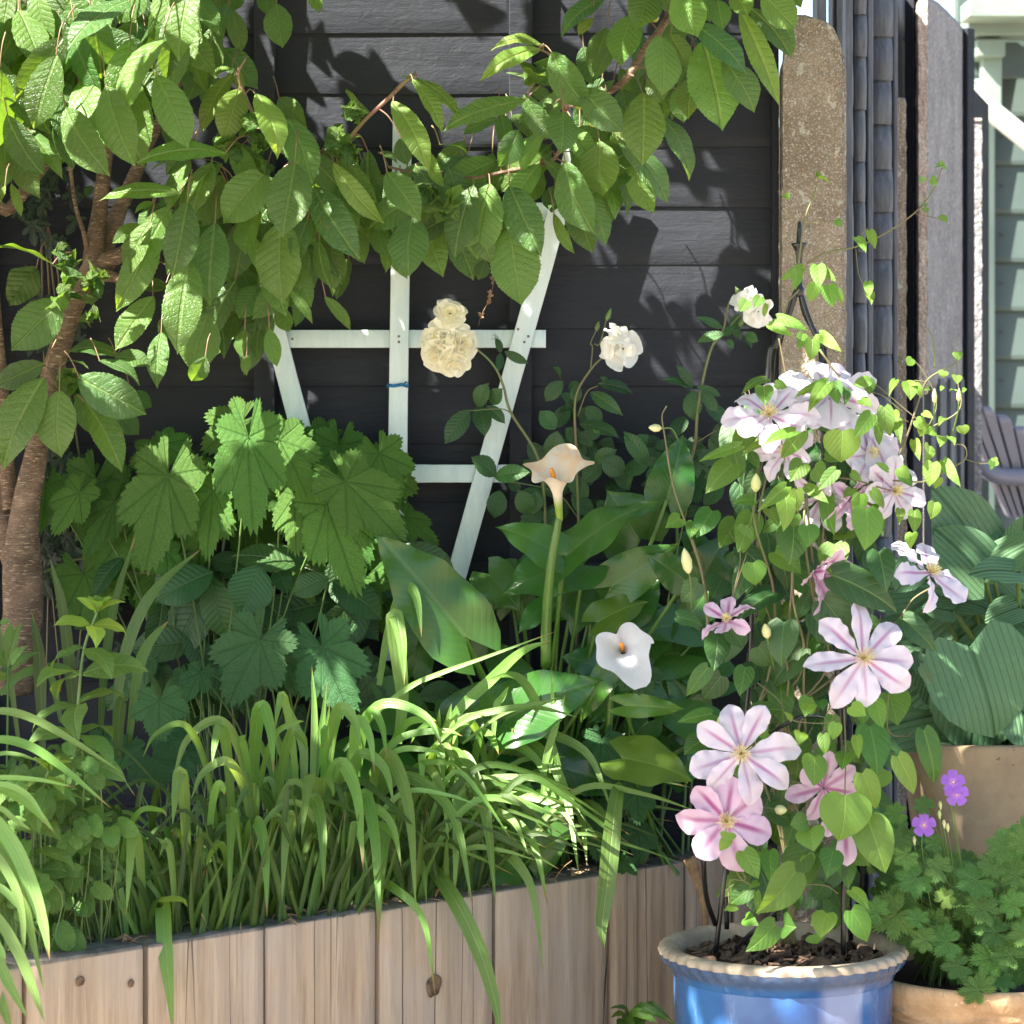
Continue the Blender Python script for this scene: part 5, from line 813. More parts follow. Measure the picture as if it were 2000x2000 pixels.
# ---------------- leafy herbs at the left ----------------
def herb(name, label, pts, Y, tiers, seed, tipR):
    t = thing(name, label, 'plant', root_at(cp(pts[0][0], pts[0][1], 0)[0], Y)); Q = np.array([Pc(c_, x, y, Y) for c_, x, y in pts]); Q, _ = crom(Q, np.zeros(len(Q)), 10); B, Bt, St = MB(), MB(), MB(); St.tube(Q, np.linspace(.0034, .0018, len(Q)), 8); Ln = np.r_[0, np.cumsum(np.linalg.norm(np.diff(Q, axis=0), axis=1))]; Ln /= Ln[-1]
    for k, (s, L, cnt) in enumerate(tiers):
        p = np.array([np.interp(s, Ln, Q[:, i]) for i in range(3)]); a0 = seed+k*1.45
        for j in range(cnt):
            a = a0+2*math.pi*j/cnt+rj(.25); d = unit([math.cos(a), math.sin(a)*.85-.15, rng.uniform(-.5, .15)]); l_ = 1.45*L*rng.uniform(.85, 1.15); leaf(Bt if s > .93 else B, p+d*.003, p+d*l_, l_*.5, (0, -.55, 1), 'lance', 20, 4, .1, .22, .02, 2, .0, rj(.4), curl=.15)
    p = Q[-1]
    for j in range(12):
        a = j*2.4; el = .3+j*.07; d = unit([math.cos(a)*math.cos(el), math.sin(a)*math.cos(el), math.sin(el)]); l_ = tipR*1.3*(1-.04*j); leaf(Bt, p, p+d*l_, l_*.42, (0, -.5, 1), 'lance', 14, 3, .12, .3, .01, 2, 0, rj(.4))
    for j in range(14): o = p+rng.normal(0, .005, 3)+[0, -.003, .006]; Bt.tube([o, o+[rj(.003), -.002, .007]], [.0014, .0022], 6)
    B.build('foliage', Mt['herb'], t); Bt.build('tip_leaves', Mt['herb_tip'], t); St.build('stem', Mt['stem'], t)
herb('leafy_herb', 'tallest pale green herb stem with starry tip in front of the cherry trunk', [('G', 385, 1300), ('G', 395, 700), ('G', 415, 300), ('D', 450, 1720), ('D', 525, 1500)], 4.24, [(.12, .05, 3), (.22, .055, 3), (.31, .06, 3), (.40, .06, 3), (.49, .058, 3), (.58, .056, 3), (.68, .058, 3), (.78, .062, 3), (.87, .055, 2), (.95, .04, 3)], .4, .034)
herb('leafy_herb', 'shorter pale green herb stem with bright tip, lower left by the arching blades', [('G', 165, 1350), ('G', 175, 1000), ('G', 195, 800), ('G', 262, 560)], 4.13, [(.15, .045, 3), (.3, .05, 3), (.45, .05, 3), (.6, .046, 3), (.74, .046, 3), (.86, .04, 3), (.95, .03, 3)], 1.3, .028)
hb = thing('leafy_mound', 'low mound of scalloped mid-green leaves at the bed edge lower left', 'plant', root_at(110, 4.3)); B, St = MB(), MB()
for _ in range(150):
    x, y = rng.choice([(390, 1050), (450, 850), (350, 850), (500, 1150), (330, 1220), (400, 1350), (250, 1350), (200, 1150), (100, 1250), (80, 900), (180, 700), (470, 640), (550, 900), (430, 500), (60, 600), (80, 1100)]); Y = bedY(x*S_)+.12+rj(.09); b_ = Pc('G', x+rj(90), y+rj(90), Y); L = rng.uniform(.03, .047); d = unit([rj(.8), rj(.3)-.3, -.8+rj(.7)]); leaf(B, b_, b_+d*L, L*.72, (rj(.5), -1, .7), 'round', 18, 4, .12, .15, .02, 2.5, .03, rj(.4)); St.tube([b_, b_+[rj(.02), .03, -.04], [b_[0]+rj(.02), Y+.04, BZ-.02]], .001, 5, smooth=3, cap=False)
for x, y, L, yy in ((380, 1440, 40, 0), (460, 1280, 50, 0), (170, 1480, 40, 0)): b_ = Pc('G', x, y-50, 4.2); leaf(B, b_, b_+[.002, -.004, -.036], .03, (0, -1, .3), 'round', 16, 4, .1, .1, .02, 2, .02)
b_ = Pc('G', 860, 1290, 4.36); leaf(B, b_, Pc('G', 720, 1230, 4.34), .052, (0, -1, .6), 'round', 20, 5, .08, .1, .01, 2); b_ = Pc('G', 1390, 1000, 4.6); leaf(B, b_, Pc('G', 1450, 1340, 4.58), .062, (0, -1, .4), 'round', 20, 5, .08, .1, .01, 2)
B.build('foliage', Mt['herb'], hb); St.build('stems', Mt['stem'], hb)
lh = thing('lance_leaf_plant', 'small dark lance-leaved shoot at the left edge beside the trunk base', 'plant', root_at(10, 4.6)); B = MB()
simple("40 1800 110 1560 60;40 1800 -60 1650 60;60 1790 140 1690 50;50 1800 -40 1740 50;60 1820 210 1720 60;30 1840 -50 1870 60;0 1560 50 1555 40;40 1700 60 1560 50", 'D', 4.56, B, None, None, 'lance', 1.1); B.tube([root_at(10, 4.6), Pc('D', 45, 1800, 4.57)], .002, 6); B.build('foliage', Mt['herb'], lh)
# ---------------- leaf litter on the bed edge ----------------
Mt['dry'] = plain('dry_leaf', (.30, .19, .10, 1), (.17, .10, .055, 1), 60, .8, .5)
B = MB()
for _ in range(130):
    px = rng.uniform(20, 1280); Y = bedY(px)+rng.uniform(.0, .16); p = P(px, 1700, Y); p[2] = BZ+rng.uniform(-.012, .004) if Y > bedY(px)+.085 else BZ+.004; d = unit([rj(1), rj(1), rj(.25)]); L = rng.uniform(.015, .06)
    if rng.random() < .5: B.tube([p, p+d*L*.5+[0, 0, .004], p+d*L], .0007, 5, smooth=3)
    else: leaf(B, p, p+d*L*.6, L*.25, (0, -.3, 1), 'lance', 8, 2, .2, .5, .04, 2)
tag(B.build('dry_litter', Mt['dry']), 'dry brown leaf and stem litter on top of the sleepers and soil', 'leaf litter', kind='stuff')
# ---------------- blue glazed pot ----------------
Yp = 4.5; PC = P(1529, 1845, Yp); PC[2] = CZ-(1843-HY)/FPX*Yp
pot = thing('glazed_pot', 'large blue glazed pot with pie-crust rim holding the clematis', 'pot', (PC[0], PC[1], 0))
m = N('blue_glaze'); oc = m.obj(); no = m.noise(oc, 5, 4, .6); n2 = m.noise(m.mapv(oc, (1, 1, .25)), 22, 5, .7); n3 = m.noise(oc, 150, 4, .6); sp = m.n('SeparateXYZ', i0=oc)
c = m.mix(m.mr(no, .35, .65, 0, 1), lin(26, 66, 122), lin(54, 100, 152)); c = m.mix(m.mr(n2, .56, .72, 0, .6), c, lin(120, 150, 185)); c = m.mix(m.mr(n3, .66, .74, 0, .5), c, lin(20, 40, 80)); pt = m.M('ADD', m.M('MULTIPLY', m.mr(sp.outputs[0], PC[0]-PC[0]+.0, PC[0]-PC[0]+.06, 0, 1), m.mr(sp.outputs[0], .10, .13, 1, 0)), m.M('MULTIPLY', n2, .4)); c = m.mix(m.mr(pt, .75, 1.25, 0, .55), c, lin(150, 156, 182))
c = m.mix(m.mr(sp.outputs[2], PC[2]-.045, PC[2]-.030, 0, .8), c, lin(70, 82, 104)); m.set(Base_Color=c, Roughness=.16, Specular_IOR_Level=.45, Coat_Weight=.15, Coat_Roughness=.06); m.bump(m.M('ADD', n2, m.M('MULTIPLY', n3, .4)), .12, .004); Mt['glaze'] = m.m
m = N('bare_rim'); oc = m.obj(); no = m.noise(oc, 16, 6, .65); n2 = m.noise(oc, 110, 4, .65); c = m.ramp(no, [(.3, lin(128, 114, 98)), (.55, lin(165, 150, 130)), (.75, lin(188, 174, 154))]); c = m.mix(m.mr(n2, .6, .7, 0, .6), c, lin(120, 105, 90))
m.set(Base_Color=c, Roughness=.6); m.bump(n2, .4, .003); Mt['rim'] = m.m
r0 = .1955
def scal(k, r, a): return r+(.0032*np.sin(46*a+k*.35) if r > .186 and 1 < k < 9 else 0)
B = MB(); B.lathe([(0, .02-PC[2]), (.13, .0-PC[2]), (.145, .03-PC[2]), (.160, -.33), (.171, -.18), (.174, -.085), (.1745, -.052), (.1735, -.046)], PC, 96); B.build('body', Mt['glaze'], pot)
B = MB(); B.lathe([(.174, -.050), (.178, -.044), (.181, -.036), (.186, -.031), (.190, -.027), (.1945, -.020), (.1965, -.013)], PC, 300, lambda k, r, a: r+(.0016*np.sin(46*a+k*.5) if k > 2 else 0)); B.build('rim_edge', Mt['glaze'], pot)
B = MB(); B.lathe([(.1965, -.013), (.1972, -.008), (.195, -.003), (.190, -.0003), (.182, .001), (.175, -.001), (.170, -.004), (.166, -.012), (.165, -.06)], PC, 300, lambda k, r, a: r+(.0026*np.sin(46*a+(6+k)*.5) if k < 3 else (.0012*np.sin(46*a+4.5) if k < 4 else 0))); B.build('rim', Mt['rim'], pot)
B = MB(); R = []
for r in np.linspace(0, .166, 22): R.append([(PC[0]+r*math.cos(a), PC[1]+r*math.sin(a), PC[2]-.032+.011*mnoise.noise(Vector((r*40*math.cos(a), r*40*math.sin(a), 0)))+.006*mnoise.noise(Vector((r*120*math.cos(a), r*120*math.sin(a), 5)))) for a in np.linspace(0, 2*math.pi, 90)])
B.grid(np.array(R)); o = tag(B.build('potting_soil', Mt['soil']), kind='structure')
Mt['bark_chip'] = plain('bark_chips', (.15, .09, .055, 1), (.05, .03, .02, 1), 70, .85, .7, .004)
B = MB()
for _ in range(520):
    r = .156*math.sqrt(rng.random()); a = rj(math.pi); p = PC+[r*math.cos(a), r*math.sin(a), -.026+rj(.006)]; d = unit([rj(1), rj(1), rj(.5)]); L = rng.uniform(.006, .024) if rng.random() < .9 else .04; w_ = L*rng.uniform(.2, .45); s = unit(np.cross(d, [rj(.4), rj(.4), 1])); u = np.cross(d, s); h = L*.12
    R = [[p+d*L*q_+s*w_*x*f2+u*h*z_ for x, z_ in ((-1, 0), (-.6, 1), (.6, 1), (1, 0), (.6, -1), (-.6, -1), (-1, 0))] for q_, f2 in ((-.5, .3), (-.4, .9), (.3, 1), (.5, .4))]; B.grid(np.array(R))
o = B.build('bark_mulch', Mt['bark_chip'], smooth=False); tag(o, 'brown bark chips and compost filling the blue glazed pot', 'bark mulch', kind='stuff')
# ---------------- black wire obelisk, canes ----------------
Mt['wire'] = plain('black_coated_wire', (.008, .008, .009, 1), (.014, .014, .015, 1), 9, .25, .05)
ob = thing('plant_obelisk', 'black metal obelisk with finial standing in the blue pot', 'plant support', (PC[0], PC[1], PC[2]-.03))
def wire(pts, r=.0042, n='leg', mt='wire', par=ob, sm=8): B = MB(); B.tube([Pc(c_, x, y, Y) for c_, x, y, Y in pts], r, 10, smooth=sm); return B.build(n, Mt[mt], par)
for dx, dY, foot, bot in ((-28, .0, (270, 1550), (318, 1130)), (-20, .10, (330, 1420), (330, 1100)), (22, -.03, (958, 1560), (958, 1080)), (30, .07, (1000, 1480), (955, 900))):
    Y = 4.5+dY; sgn = -1 if dx < 0 else 1; off = 0 if abs(dx) in (28, 22) else 22
    wire([('C', 715+sgn*8, 1560, 4.5), ('C', 715+sgn*50-off*.5, 1700, 4.5+dY*.2), ('C', (590 if sgn < 0 else 830)+off, 1860, 4.5+dY*.5), ('F', (560 if sgn < 0 else 838)+off, 100, 4.5+dY*.6), ('F', (545 if sgn < 0 else 845)+off, 300, Y), ('F', (490 if sgn < 0 else 860)+off, 900, Y), ('F', (465 if sgn < 0 else 900)+off, 1500, Y), ('I', (450 if sgn < 0 else 930)+off, 100, Y), ('I', (380 if sgn < 0 else 950)+off*.5, 700, Y), ('I', bot[0], bot[1], Y), ('I', foot[0], foot[1], Y)])
B = MB(); cx = Pc('C', 722, 1480, 4.5); k_ = S_/FPX*4.5
B.lathe([(0, 290*k_), (8*k_, 285*k_), (13*k_, 250*k_), (17*k_, 180*k_), (20*k_, 165*k_), (42*k_, 170*k_), (43*k_, 160*k_), (34*k_, 145*k_), (24*k_, 125*k_), (18*k_, 100*k_), (16*k_, 30*k_), (17*k_, -60*k_), (26*k_, -75*k_), (27*k_, -110*k_), (18*k_, -120*k_), (0, -121*k_)], cx, 24); B.build('finial', Mt['wire'], ob)
wire([('F', 585, 300, 4.5), ('F', 640, 390, 4.42), ('F', 760, 400, 4.44), ('F', 850, 290, 4.5)], .003, 'ring'); wire([('I', 450, 420, 4.52), ('I', 620, 330, 4.4), ('I', 760, 270, 4.4), ('I', 940, 300, 4.5)], .003, 'ring')
wire([('I', 215, 960, 4.42), ('I', 205, 1060, 4.42), ('I', 220, 1250, 4.46), ('I', 268, 1395, 4.5)], .0042, 'hoop'); wire([('I', 1045, 900, 4.44), ('I', 1062, 1050, 4.44), ('I', 1050, 1220, 4.48), ('I', 1000, 1450, 4.52)], .0036, 'hoop'); wire([('I', 750, 1110, 4.40), ('I', 640, 1270, 4.40), ('I', 520, 1390, 4.42), ('I', 380, 1520, 4.46)], .0040, 'sun_patch_strip')
Mt['bamboo'] = plain('bamboo', (.36, .25, .12, 1), (.26, .17, .09, 1), 12, .5, .1, st=(6, 6, 1))
for x, y0, y1, lb in ((655, 420, 690, 'shorter pale bamboo cane tied inside the clematis'), (685, 380, 1480, 'longest pale bamboo cane standing in the blue pot')):
    B = MB(); a, e = Pc('I', x-10, -300 if x > 660 else -100, 4.53), Pc('I', x+2, 1500, 4.53); pts = np.linspace(a, e, 90); B.tube(pts, [.0032+.0009*(1 if k % 16 == 0 else 0) for k in range(90)], 10); o = B.build('bamboo_cane', Mt['bamboo']); tag(o, lb, 'cane')
# ---------------- clematis ----------------
cm = thing('clematis', 'clematis with lilac and pink striped star flowers climbing the obelisk in the blue pot', 'climber', (PC[0], PC[1], PC[2]-.03))
Bl, Bp_, Bd, St = MB(), MB(), MB(), MB()
def vine(pts, r0=.0018, r1=.0010, B=None): (B or St).tube([Pc(c_, x, y, Y) for c_, x, y, Y in pts], np.linspace(r0, r1, len(pts)), 6, smooth=6)
vine([('C', 700, 1560, 4.47), ('C', 735, 1280, 4.47), ('C', 760, 1150, 4.47), ('C', 800, 1050, 4.47), ('C', 828, 945, 4.47)]); vine([('C', 760, 1420, 4.47), ('C', 870, 1360, 4.47), ('C', 1020, 1332, 4.47), ('C', 1180, 1260, 4.46), ('C', 1345, 1145, 4.45), ('C', 1440, 1030, 4.45), ('C', 1490, 905, 4.44)], .0016, .001); vine([('C', 1110, 1590, 4.46), ('C', 1045, 1490, 4.46), ('C', 1025, 1340, 4.46)], .0008, .0006); vine([('C', 1340, 1150, 4.45), ('C', 1480, 1180, 4.45)], .0007, .0005); vine([('C', 1040, 1300, 4.46), ('C', 1080, 1235, 4.46), ('C', 1130, 1260, 4.45)], .0007, .0005); vine([('C', 745, 1200, 4.47), ('C', 700, 1150, 4.47), ('C', 655, 1080, 4.47), ('C', 605, 1030, 4.47)], .0006, .0005); vine([('C', 745, 1205, 4.47), ('C', 850, 1195, 4.47), ('C', 930, 1185, 4.47)], .0006, .0005)
vine([('C', 620, 1800, 4.48), ('C', 650, 1650, 4.47), ('C', 720, 1560, 4.46)], .0012, .001); vine([('F', 610, 30, 4.46), ('F', 640, 180, 4.46), ('F', 660, 300, 4.46)], .0013, .0012); vine([('F', 830, 90, 4.44), ('F', 960, 270, 4.44), ('F', 1120, 400, 4.44), ('F', 1310, 480, 4.44)]); vine([('F', 1220, 740, 4.44), ('F', 1300, 560, 4.44), ('F', 1370, 350, 4.44), ('F', 1420, 245, 4.43), ('F', 1560, 165, 4.43), ('F', 1560, 130, 4.43)], .0018, .0009); vine([('F', 1450, 190, 4.43), ('C', 1450, 1890, 4.42), ('C', 1430, 1800, 4.42), ('C', 1400, 1760, 4.42)], .0012, .0009)
vine([('F', 790, 770, 4.40), ('F', 1000, 790, 4.40), ('F', 1140, 830, 4.40), ('F', 1250, 860, 4.41)], .0016); vine([('F', 1110, 790, 4.42), ('F', 1300, 800, 4.42), ('F', 1400, 800, 4.42), ('F', 1520, 740, 4.42), ('F', 1615, 680, 4.42), ('F', 1610, 610, 4.42), ('F', 1540, 600, 4.42)], .0016); vine([('F', 1610, 680, 4.42), ('F', 1700, 705, 4.42), ('F', 1750, 700, 4.42)], .0007, .0005); vine([('F', 1420, 515, 4.43), ('F', 1560, 440, 4.43), ('F', 1595, 370, 4.43), ('F', 1580, 300, 4.43), ('F', 1575, 230, 4.43), ('C', 1560, 1850, 4.43), ('C', 1580, 1800, 4.43)], .0013, .0007); vine([('F', 1420, 500, 4.43), ('F', 1460, 400, 4.43), ('F', 1440, 300, 4.43), ('F', 1360, 170, 4.43), ('F', 1310, 150, 4.43)], .0008, .0006); vine([('F', 1210, 300, 4.44), ('F', 1320, 260, 4.44), ('F', 1410, 265, 4.44)], .0012, .0009); vine([('F', 1100, 250, 4.43), ('F', 1300, 420, 4.43), ('F', 1420, 520, 4.43), ('F', 1500, 600, 4.43)], .0009, .0007); vine([('F', 1000, 320, 4.42), ('F', 1150, 330, 4.42), ('F', 1280, 430, 4.42)], .0009, .0007)
for a in range(7): x = 500+a*60; vine([('F', x, 700, 4.44+rj(.05)), ('F', x+rj(60), 1000, 4.43+rj(.06)), ('F', x+rj(90), 1400, 4.45+rj(.06)), ('F', x+40+rj(90), 1800, 4.46+rj(.05)), ('I', 600+rj(200), 400, 4.47), ('I', 650+rj(150), 900, 4.5), ('I', 680+rj(60), 1500, 4.5)], .0019, .0022)
vine([('F', 140, 1110, 4.5), ('F', 185, 1250, 4.5), ('F', 220, 1430, 4.5), ('F', 230, 1700, 4.5)], .0028, .003); vine([('F', 120, 1060, 4.5), ('F', 40, 820, 4.5), ('E', 1790, 560, 4.5), ('E', 1775, 450, 4.5), ('E', 1800, 395, 4.5)], .0018, .001); vine([('F', 440, 1180, 4.42), ('F', 370, 1400, 4.42), ('F', 350, 1550, 4.42)], .001, .0008); vine([('F', 395, 1110, 4.42), ('F', 400, 1250, 4.42), ('F', 350, 1450, 4.42)], .001, .0009)
for pts in ([('F', 1500, 1340, 4.42), ('F', 1340, 1430, 4.42), ('F', 1260, 1540, 4.42), ('F', 1150, 1640, 4.46)], ): vine([(c_, x, y, Y) for c_, x, y, Y in pts], .0014, .0016)
for pts in ([('I', 410, 480, 4.36), ('I', 470, 620, 4.42), ('I', 560, 900, 4.5)], [('I', 966, 710, 4.36), ('I', 970, 450, 4.37), ('I', 960, 230, 4.38)], [('I', 350, 1030, 4.33), ('I', 400, 1140, 4.33), ('I', 470, 1190, 4.33)], [('I', 340, 1290, 4.33), ('I', 350, 1160, 4.33), ('I', 430, 1150, 4.33), ('I', 350, 1010, 4.33)], [('I', 600, 560, 4.38), ('I', 570, 680, 4.38), ('I', 640, 620, 4.38), ('I', 760, 640, 4.38)], [('I', 720, 1180, 4.42), ('I', 860, 1185, 4.42), ('I', 930, 1230, 4.42)], [('I', 660, 260, 4.37), ('I', 700, 300, 4.37), ('I', 860, 310, 4.37), ('I', 940, 280, 4.37)], [('I', 480, 80, 4.4), ('I', 620, 200, 4.4), ('I', 660, 330, 4.4), ('I', 680, 420, 4.42)], [('I', 1200, 150, 4.40), ('I', 1200, 350, 4.42), ('I', 1290, 380, 4.44), ('I', 1330, 360, 4.44)]): vine(pts, .0011, .0009)
ck = dict(ny=20, nx=4, wave=.010, wf=1.5)
F1 = "540 250 410 325 62;530 290 535 390 92 f;590 275 655 295 52;870 270 770 420 84 f;910 265 930 385 82 f;970 300 965 390 52;870 262 690 345 52 f;1100 260 1010 280 62 f;1095 250 1100 335 62;900 490 790 505 90 b;740 530 620 680 88 f;700 530 530 600 70 f;400 610 180 695 66;370 640 400 790 92;360 710 215 865 130;460 650 505 735 56;760 830 880 920 62 f;870 880 905 1090 90;1000 840 960 885 44;1110 850 1180 950 66 f;740 700 670 800 105 f;800 730 860 795 115 f;920 740 820 850 72 f;1180 400 1210 560 84 f;1150 480 1150 610 50;1270 760 1330 830 70;860 670 960 690 60;560 950 605 1040 80;480 900 360 920 66;250 960 165 1105 125;80 1000 0 1050 84;470 980 390 1180 135;430 1040 415 1190 92;470 1240 485 1362 125 f;690 1050 670 1250 165 f;760 1040 772 1150 115 f;910 1140 905 1316 158 f;590 1180 730 1300 135;1080 950 1080 1170 172 f;700 980 690 1060 60;150 1020 130 1110 70;620 1000 520 1080 70 b;1000 1060 900 1110 110 b;380 1020 290 1160 130 b"
F2 = "950 530 945 700 185 f;650 830 505 955 74 f;640 860 640 1070 112 f;705 845 710 965 72 f;1050 870 1030 985 84 f;1110 440 1015 570 88 f;530 590 410 665 44;1230 420 1240 505 50;1250 470 1265 590 52;1310 270 1322 360 82;1240 255 1205 330 40;1350 275 1380 350 40;1440 700 1420 830 90;1500 690 1590 830 60;1480 780 1450 840 42;1340 960 1340 1080 70;1265 950 1260 1030 50;1330 1080 1320 1165 66;1450 915 1430 1005 72;1400 490 1370 560 60 ;1340 580 1370 690 52;1420 610 1400 700 66;1490 560 1480 612 52;1600 500 1610 550 66;1570 105 1580 150 52;1330 140 1300 175 52;1500 205 1490 240 54;1570 230 1570 275 54;1790 690 1740 710 50;1760 690 1750 740 40;1450 530 1400 540 56;1350 470 1410 520 60;1390 430 1440 460 40;1560 310 1530 310 26;1600 310 1625 305 26;1480 300 1505 295 26;1420 300 1390 310 24;1300 270 1370 280 30;1260 730 1310 800 70;1000 755 1060 800 50;1200 740 1130 700 40;1530 560 1560 600 40;1030 850 955 890 40;1500 460 1470 500 40;1050 360 1110 400 60"
C1 = "740 1440 620 1510 52;710 1460 690 1560 64 f;820 1430 830 1555 82 f;840 1450 920 1520 50 f;810 1530 770 1625 70 f;880 1540 900 1655 84 f;920 1560 955 1640 42;600 1715 770 1785 66 f;560 1750 690 1815 54 f;740 1800 720 1880 64;790 1830 780 1945 78 f;830 1800 945 1895 62 f;800 1830 900 1840 50;1100 1245 1130 1340 52;1030 1280 1080 1362 54;1090 1520 1100 1600 50;1095 1570 1110 1640 50;1370 1090 1400 1110 56;1390 1120 1410 1150 40;1480 1165 1520 1200 54;1430 960 1460 1000 60;1400 960 1370 985 42;1490 900 1525 905 34;1480 890 1455 900 30;1490 890 1490 865 26;640 1050 670 1075 44;820 960 880 980 26;825 950 820 925 24;920 1185 940 1225 44;510 1600 480 1660 62 f;440 1620 400 1680 66 f;545 1640 530 1710 30"
I1 = "230 10 110 165 92;430 10 400 160 104;250 260 65 305 86;470 240 640 240 95;190 320 290 400 84;770 170 750 270 84;830 190 850 240 70;900 270 890 385 82;1100 330 1140 590 175;980 470 950 560 104;1390 350 1450 640 120;760 840 670 860 100 f;780 880 800 1000 150 f;740 1000 650 1150 155;760 1020 755 1100 90;900 1000 870 1140 124 f;560 1000 565 1170 94 f;700 1110 500 1340 195 f;460 1200 340 1290 95;640 1400 700 1410 130 f;590 1400 440 1540 130 f;800 1450 820 1500 95;430 1360 500 1400 75;1200 150 1250 320 200 b;1080 200 1060 320 84;1130 190 1170 340 92;400 680 410 820 84 f;870 480 800 560 120 b;700 620 620 700 110 b;640 480 580 600 120 b;560 780 700 860 140 b;900 1290 860 1350 120 b;1020 1000 1100 1080 120 b;480 1000 420 1100 110 b;860 1180 800 1260 110 b;1180 560 1100 660 120 b;200 400 100 480 120 b"
I2 = "730 360 715 425 74 f;850 370 860 480 64 f;1030 380 1040 500 56 f;800 490 800 650 145 f;1060 580 1140 775 122 f;1250 490 1340 695 112 f;965 700 940 948 268 f;1090 830 1185 1120 195 f;870 1335 835 1468 134 f;1000 1320 1090 1490 132 f;1000 1210 1095 1315 74 f;420 1000 500 1150 110 f;340 900 330 950 80 f;340 930 290 1000 60 f;500 1170 450 1200 40;380 1300 315 1320 44;490 1220 500 1350 40 f;780 210 750 270 80 f;1000 220 1080 270 84 f;680 290 640 250 30;920 310 900 400 70 f;760 200 800 260 70;700 1260 640 1280 40"
simple(F1, 'F', 4.39, Bl, None, None, 'clem', 1.12, .035, ck, nrm=(0, -1, .45)); simple(F2, 'F', 4.37, Bp_, None, None, 'clem', 1.12, .035, ck, nrm=(0, -1, .45)); simple(C1, 'C', 4.43, Bp_, None, None, 'clem', 1.12, .02, ck); simple(I1, 'I', 4.37, Bl, None, None, 'clem', 1.12, .035, ck, nrm=(0, -1, .4)); simple(I2, 'I', 4.34, Bp_, None, None, 'clem', 1.12, .02, ck, nrm=(0, -1, .4))
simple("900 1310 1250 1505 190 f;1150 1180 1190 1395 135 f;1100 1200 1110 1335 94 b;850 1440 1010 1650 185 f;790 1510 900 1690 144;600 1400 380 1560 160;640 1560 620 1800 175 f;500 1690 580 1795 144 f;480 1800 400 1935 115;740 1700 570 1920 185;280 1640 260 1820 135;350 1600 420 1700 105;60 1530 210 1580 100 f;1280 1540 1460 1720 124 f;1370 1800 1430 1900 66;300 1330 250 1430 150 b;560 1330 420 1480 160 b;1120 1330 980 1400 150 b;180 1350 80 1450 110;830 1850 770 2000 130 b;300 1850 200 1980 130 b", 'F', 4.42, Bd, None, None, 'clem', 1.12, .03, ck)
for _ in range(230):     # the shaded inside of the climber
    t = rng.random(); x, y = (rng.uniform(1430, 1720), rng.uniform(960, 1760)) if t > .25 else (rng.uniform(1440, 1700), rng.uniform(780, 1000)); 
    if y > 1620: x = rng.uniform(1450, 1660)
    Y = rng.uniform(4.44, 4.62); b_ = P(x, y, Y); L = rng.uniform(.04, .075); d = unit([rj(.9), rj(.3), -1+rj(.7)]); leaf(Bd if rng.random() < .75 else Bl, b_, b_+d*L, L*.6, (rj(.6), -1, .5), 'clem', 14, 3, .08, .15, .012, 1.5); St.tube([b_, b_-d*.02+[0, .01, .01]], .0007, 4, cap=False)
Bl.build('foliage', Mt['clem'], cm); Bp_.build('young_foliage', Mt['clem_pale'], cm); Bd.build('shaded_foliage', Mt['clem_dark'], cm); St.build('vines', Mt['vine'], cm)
def cflower(c_, x, y, Y, R, face, n=8, mat='clemp', w_=.42, ph=0., cup=.15, seq=None, st=True, lab=None):
    c0 = Pc(c_, x, y, Y); R = R*S_/FPX*Y; f_ = unit(face); u = unit(np.cross([0.05, 0, 1], f_)); v_ = np.cross(f_, u); B = MB()
    for j in (range(n) if seq is None else seq):
        a = ph+2*math.pi*j/n+rj(.13); d = v_*math.cos(a)-u*math.sin(a); r_ = R*rng.uniform(.84, 1.08); off = f_*(.003 if j % 2 else 0); cu = cup*rng.uniform(.3, 1.6)
        leaf(B, c0+d*R*.04+off, c0+d*r_+f_*r_*cu+off, R*w_*2*rng.uniform(.54, .64), f_, 'petal', 34, 7, -.03+rj(.06), rng.uniform(.05, .4), .030, rng.uniform(2.5, 4.5), .012, rj(.45), curl=rng.uniform(-.05, .45), twist=rj(.8), asym=rj(.15))
    o = B.build('flower', Mt[mat], cm)
    if lab: o['label'] = lab
    if st:
        S = MB()
        for k in range(60):
            a = k*2.4; e = .15+.85*(k/60)**.7; d = unit(f_*(1.35-e)+(u*math.cos(a)+v_*math.sin(a))*e); l_ = R*rng.uniform(.15, .25); p = c0+f_*.003; S.tube([p, p+d*l_*.6+f_*l_*.1, p+d*l_+f_*l_*.14], [.0003, .0003, .0007], 5)
        reparent(S.build('stamens', Mt['stamen'], None), o)
    return o
def _fix(): pass
cflower('F', 560, 450, 4.36, 270, (-.15, -.75, .75), 8, w_=.42, ph=.2, cup=.1); cflower('F', 880, 330, 4.42, 270, (.1, -.8, .6), 8, ph=.4, cup=.05, st=False); cflower('F', 1100, 660, 4.44, 230, (.5, -.8, .5), 8, ph=.1, w_=.52); cflower('F', 650, 640, 4.41, 170, (-.4, -1, .1), 7, w_=.55, cup=.4); cflower('F', 1230, 850, 4.42, 190, (.4, -.9, .1), 7, w_=.52); cflower('F', 830, 900, 4.43, 170, (0, -1, -.3), 7, 'clemp', .55, cup=.6, st=False)
cflower('F', 990, 900, 4.42, 160, (.5, -.8, -.1), 6, 'clemp_pink', .4, cup=.5, st=False); cflower('F', 800, 1290, 4.36, 150, (.6, -.6, -.4), 7, 'clemp_pink', .6, cup=.8, st=False); cflower('F', 330, 1550, 4.36, 155, (-.15, -.75, .65), 6, 'clemp_pink', .5, ph=.1, cup=.3, lab='small magenta half-open clematis flower'); cflower('F', 1420, 1300, 4.36, 270, (.52, -.50, .72), 6, w_=.42, ph=.5, cup=.02)
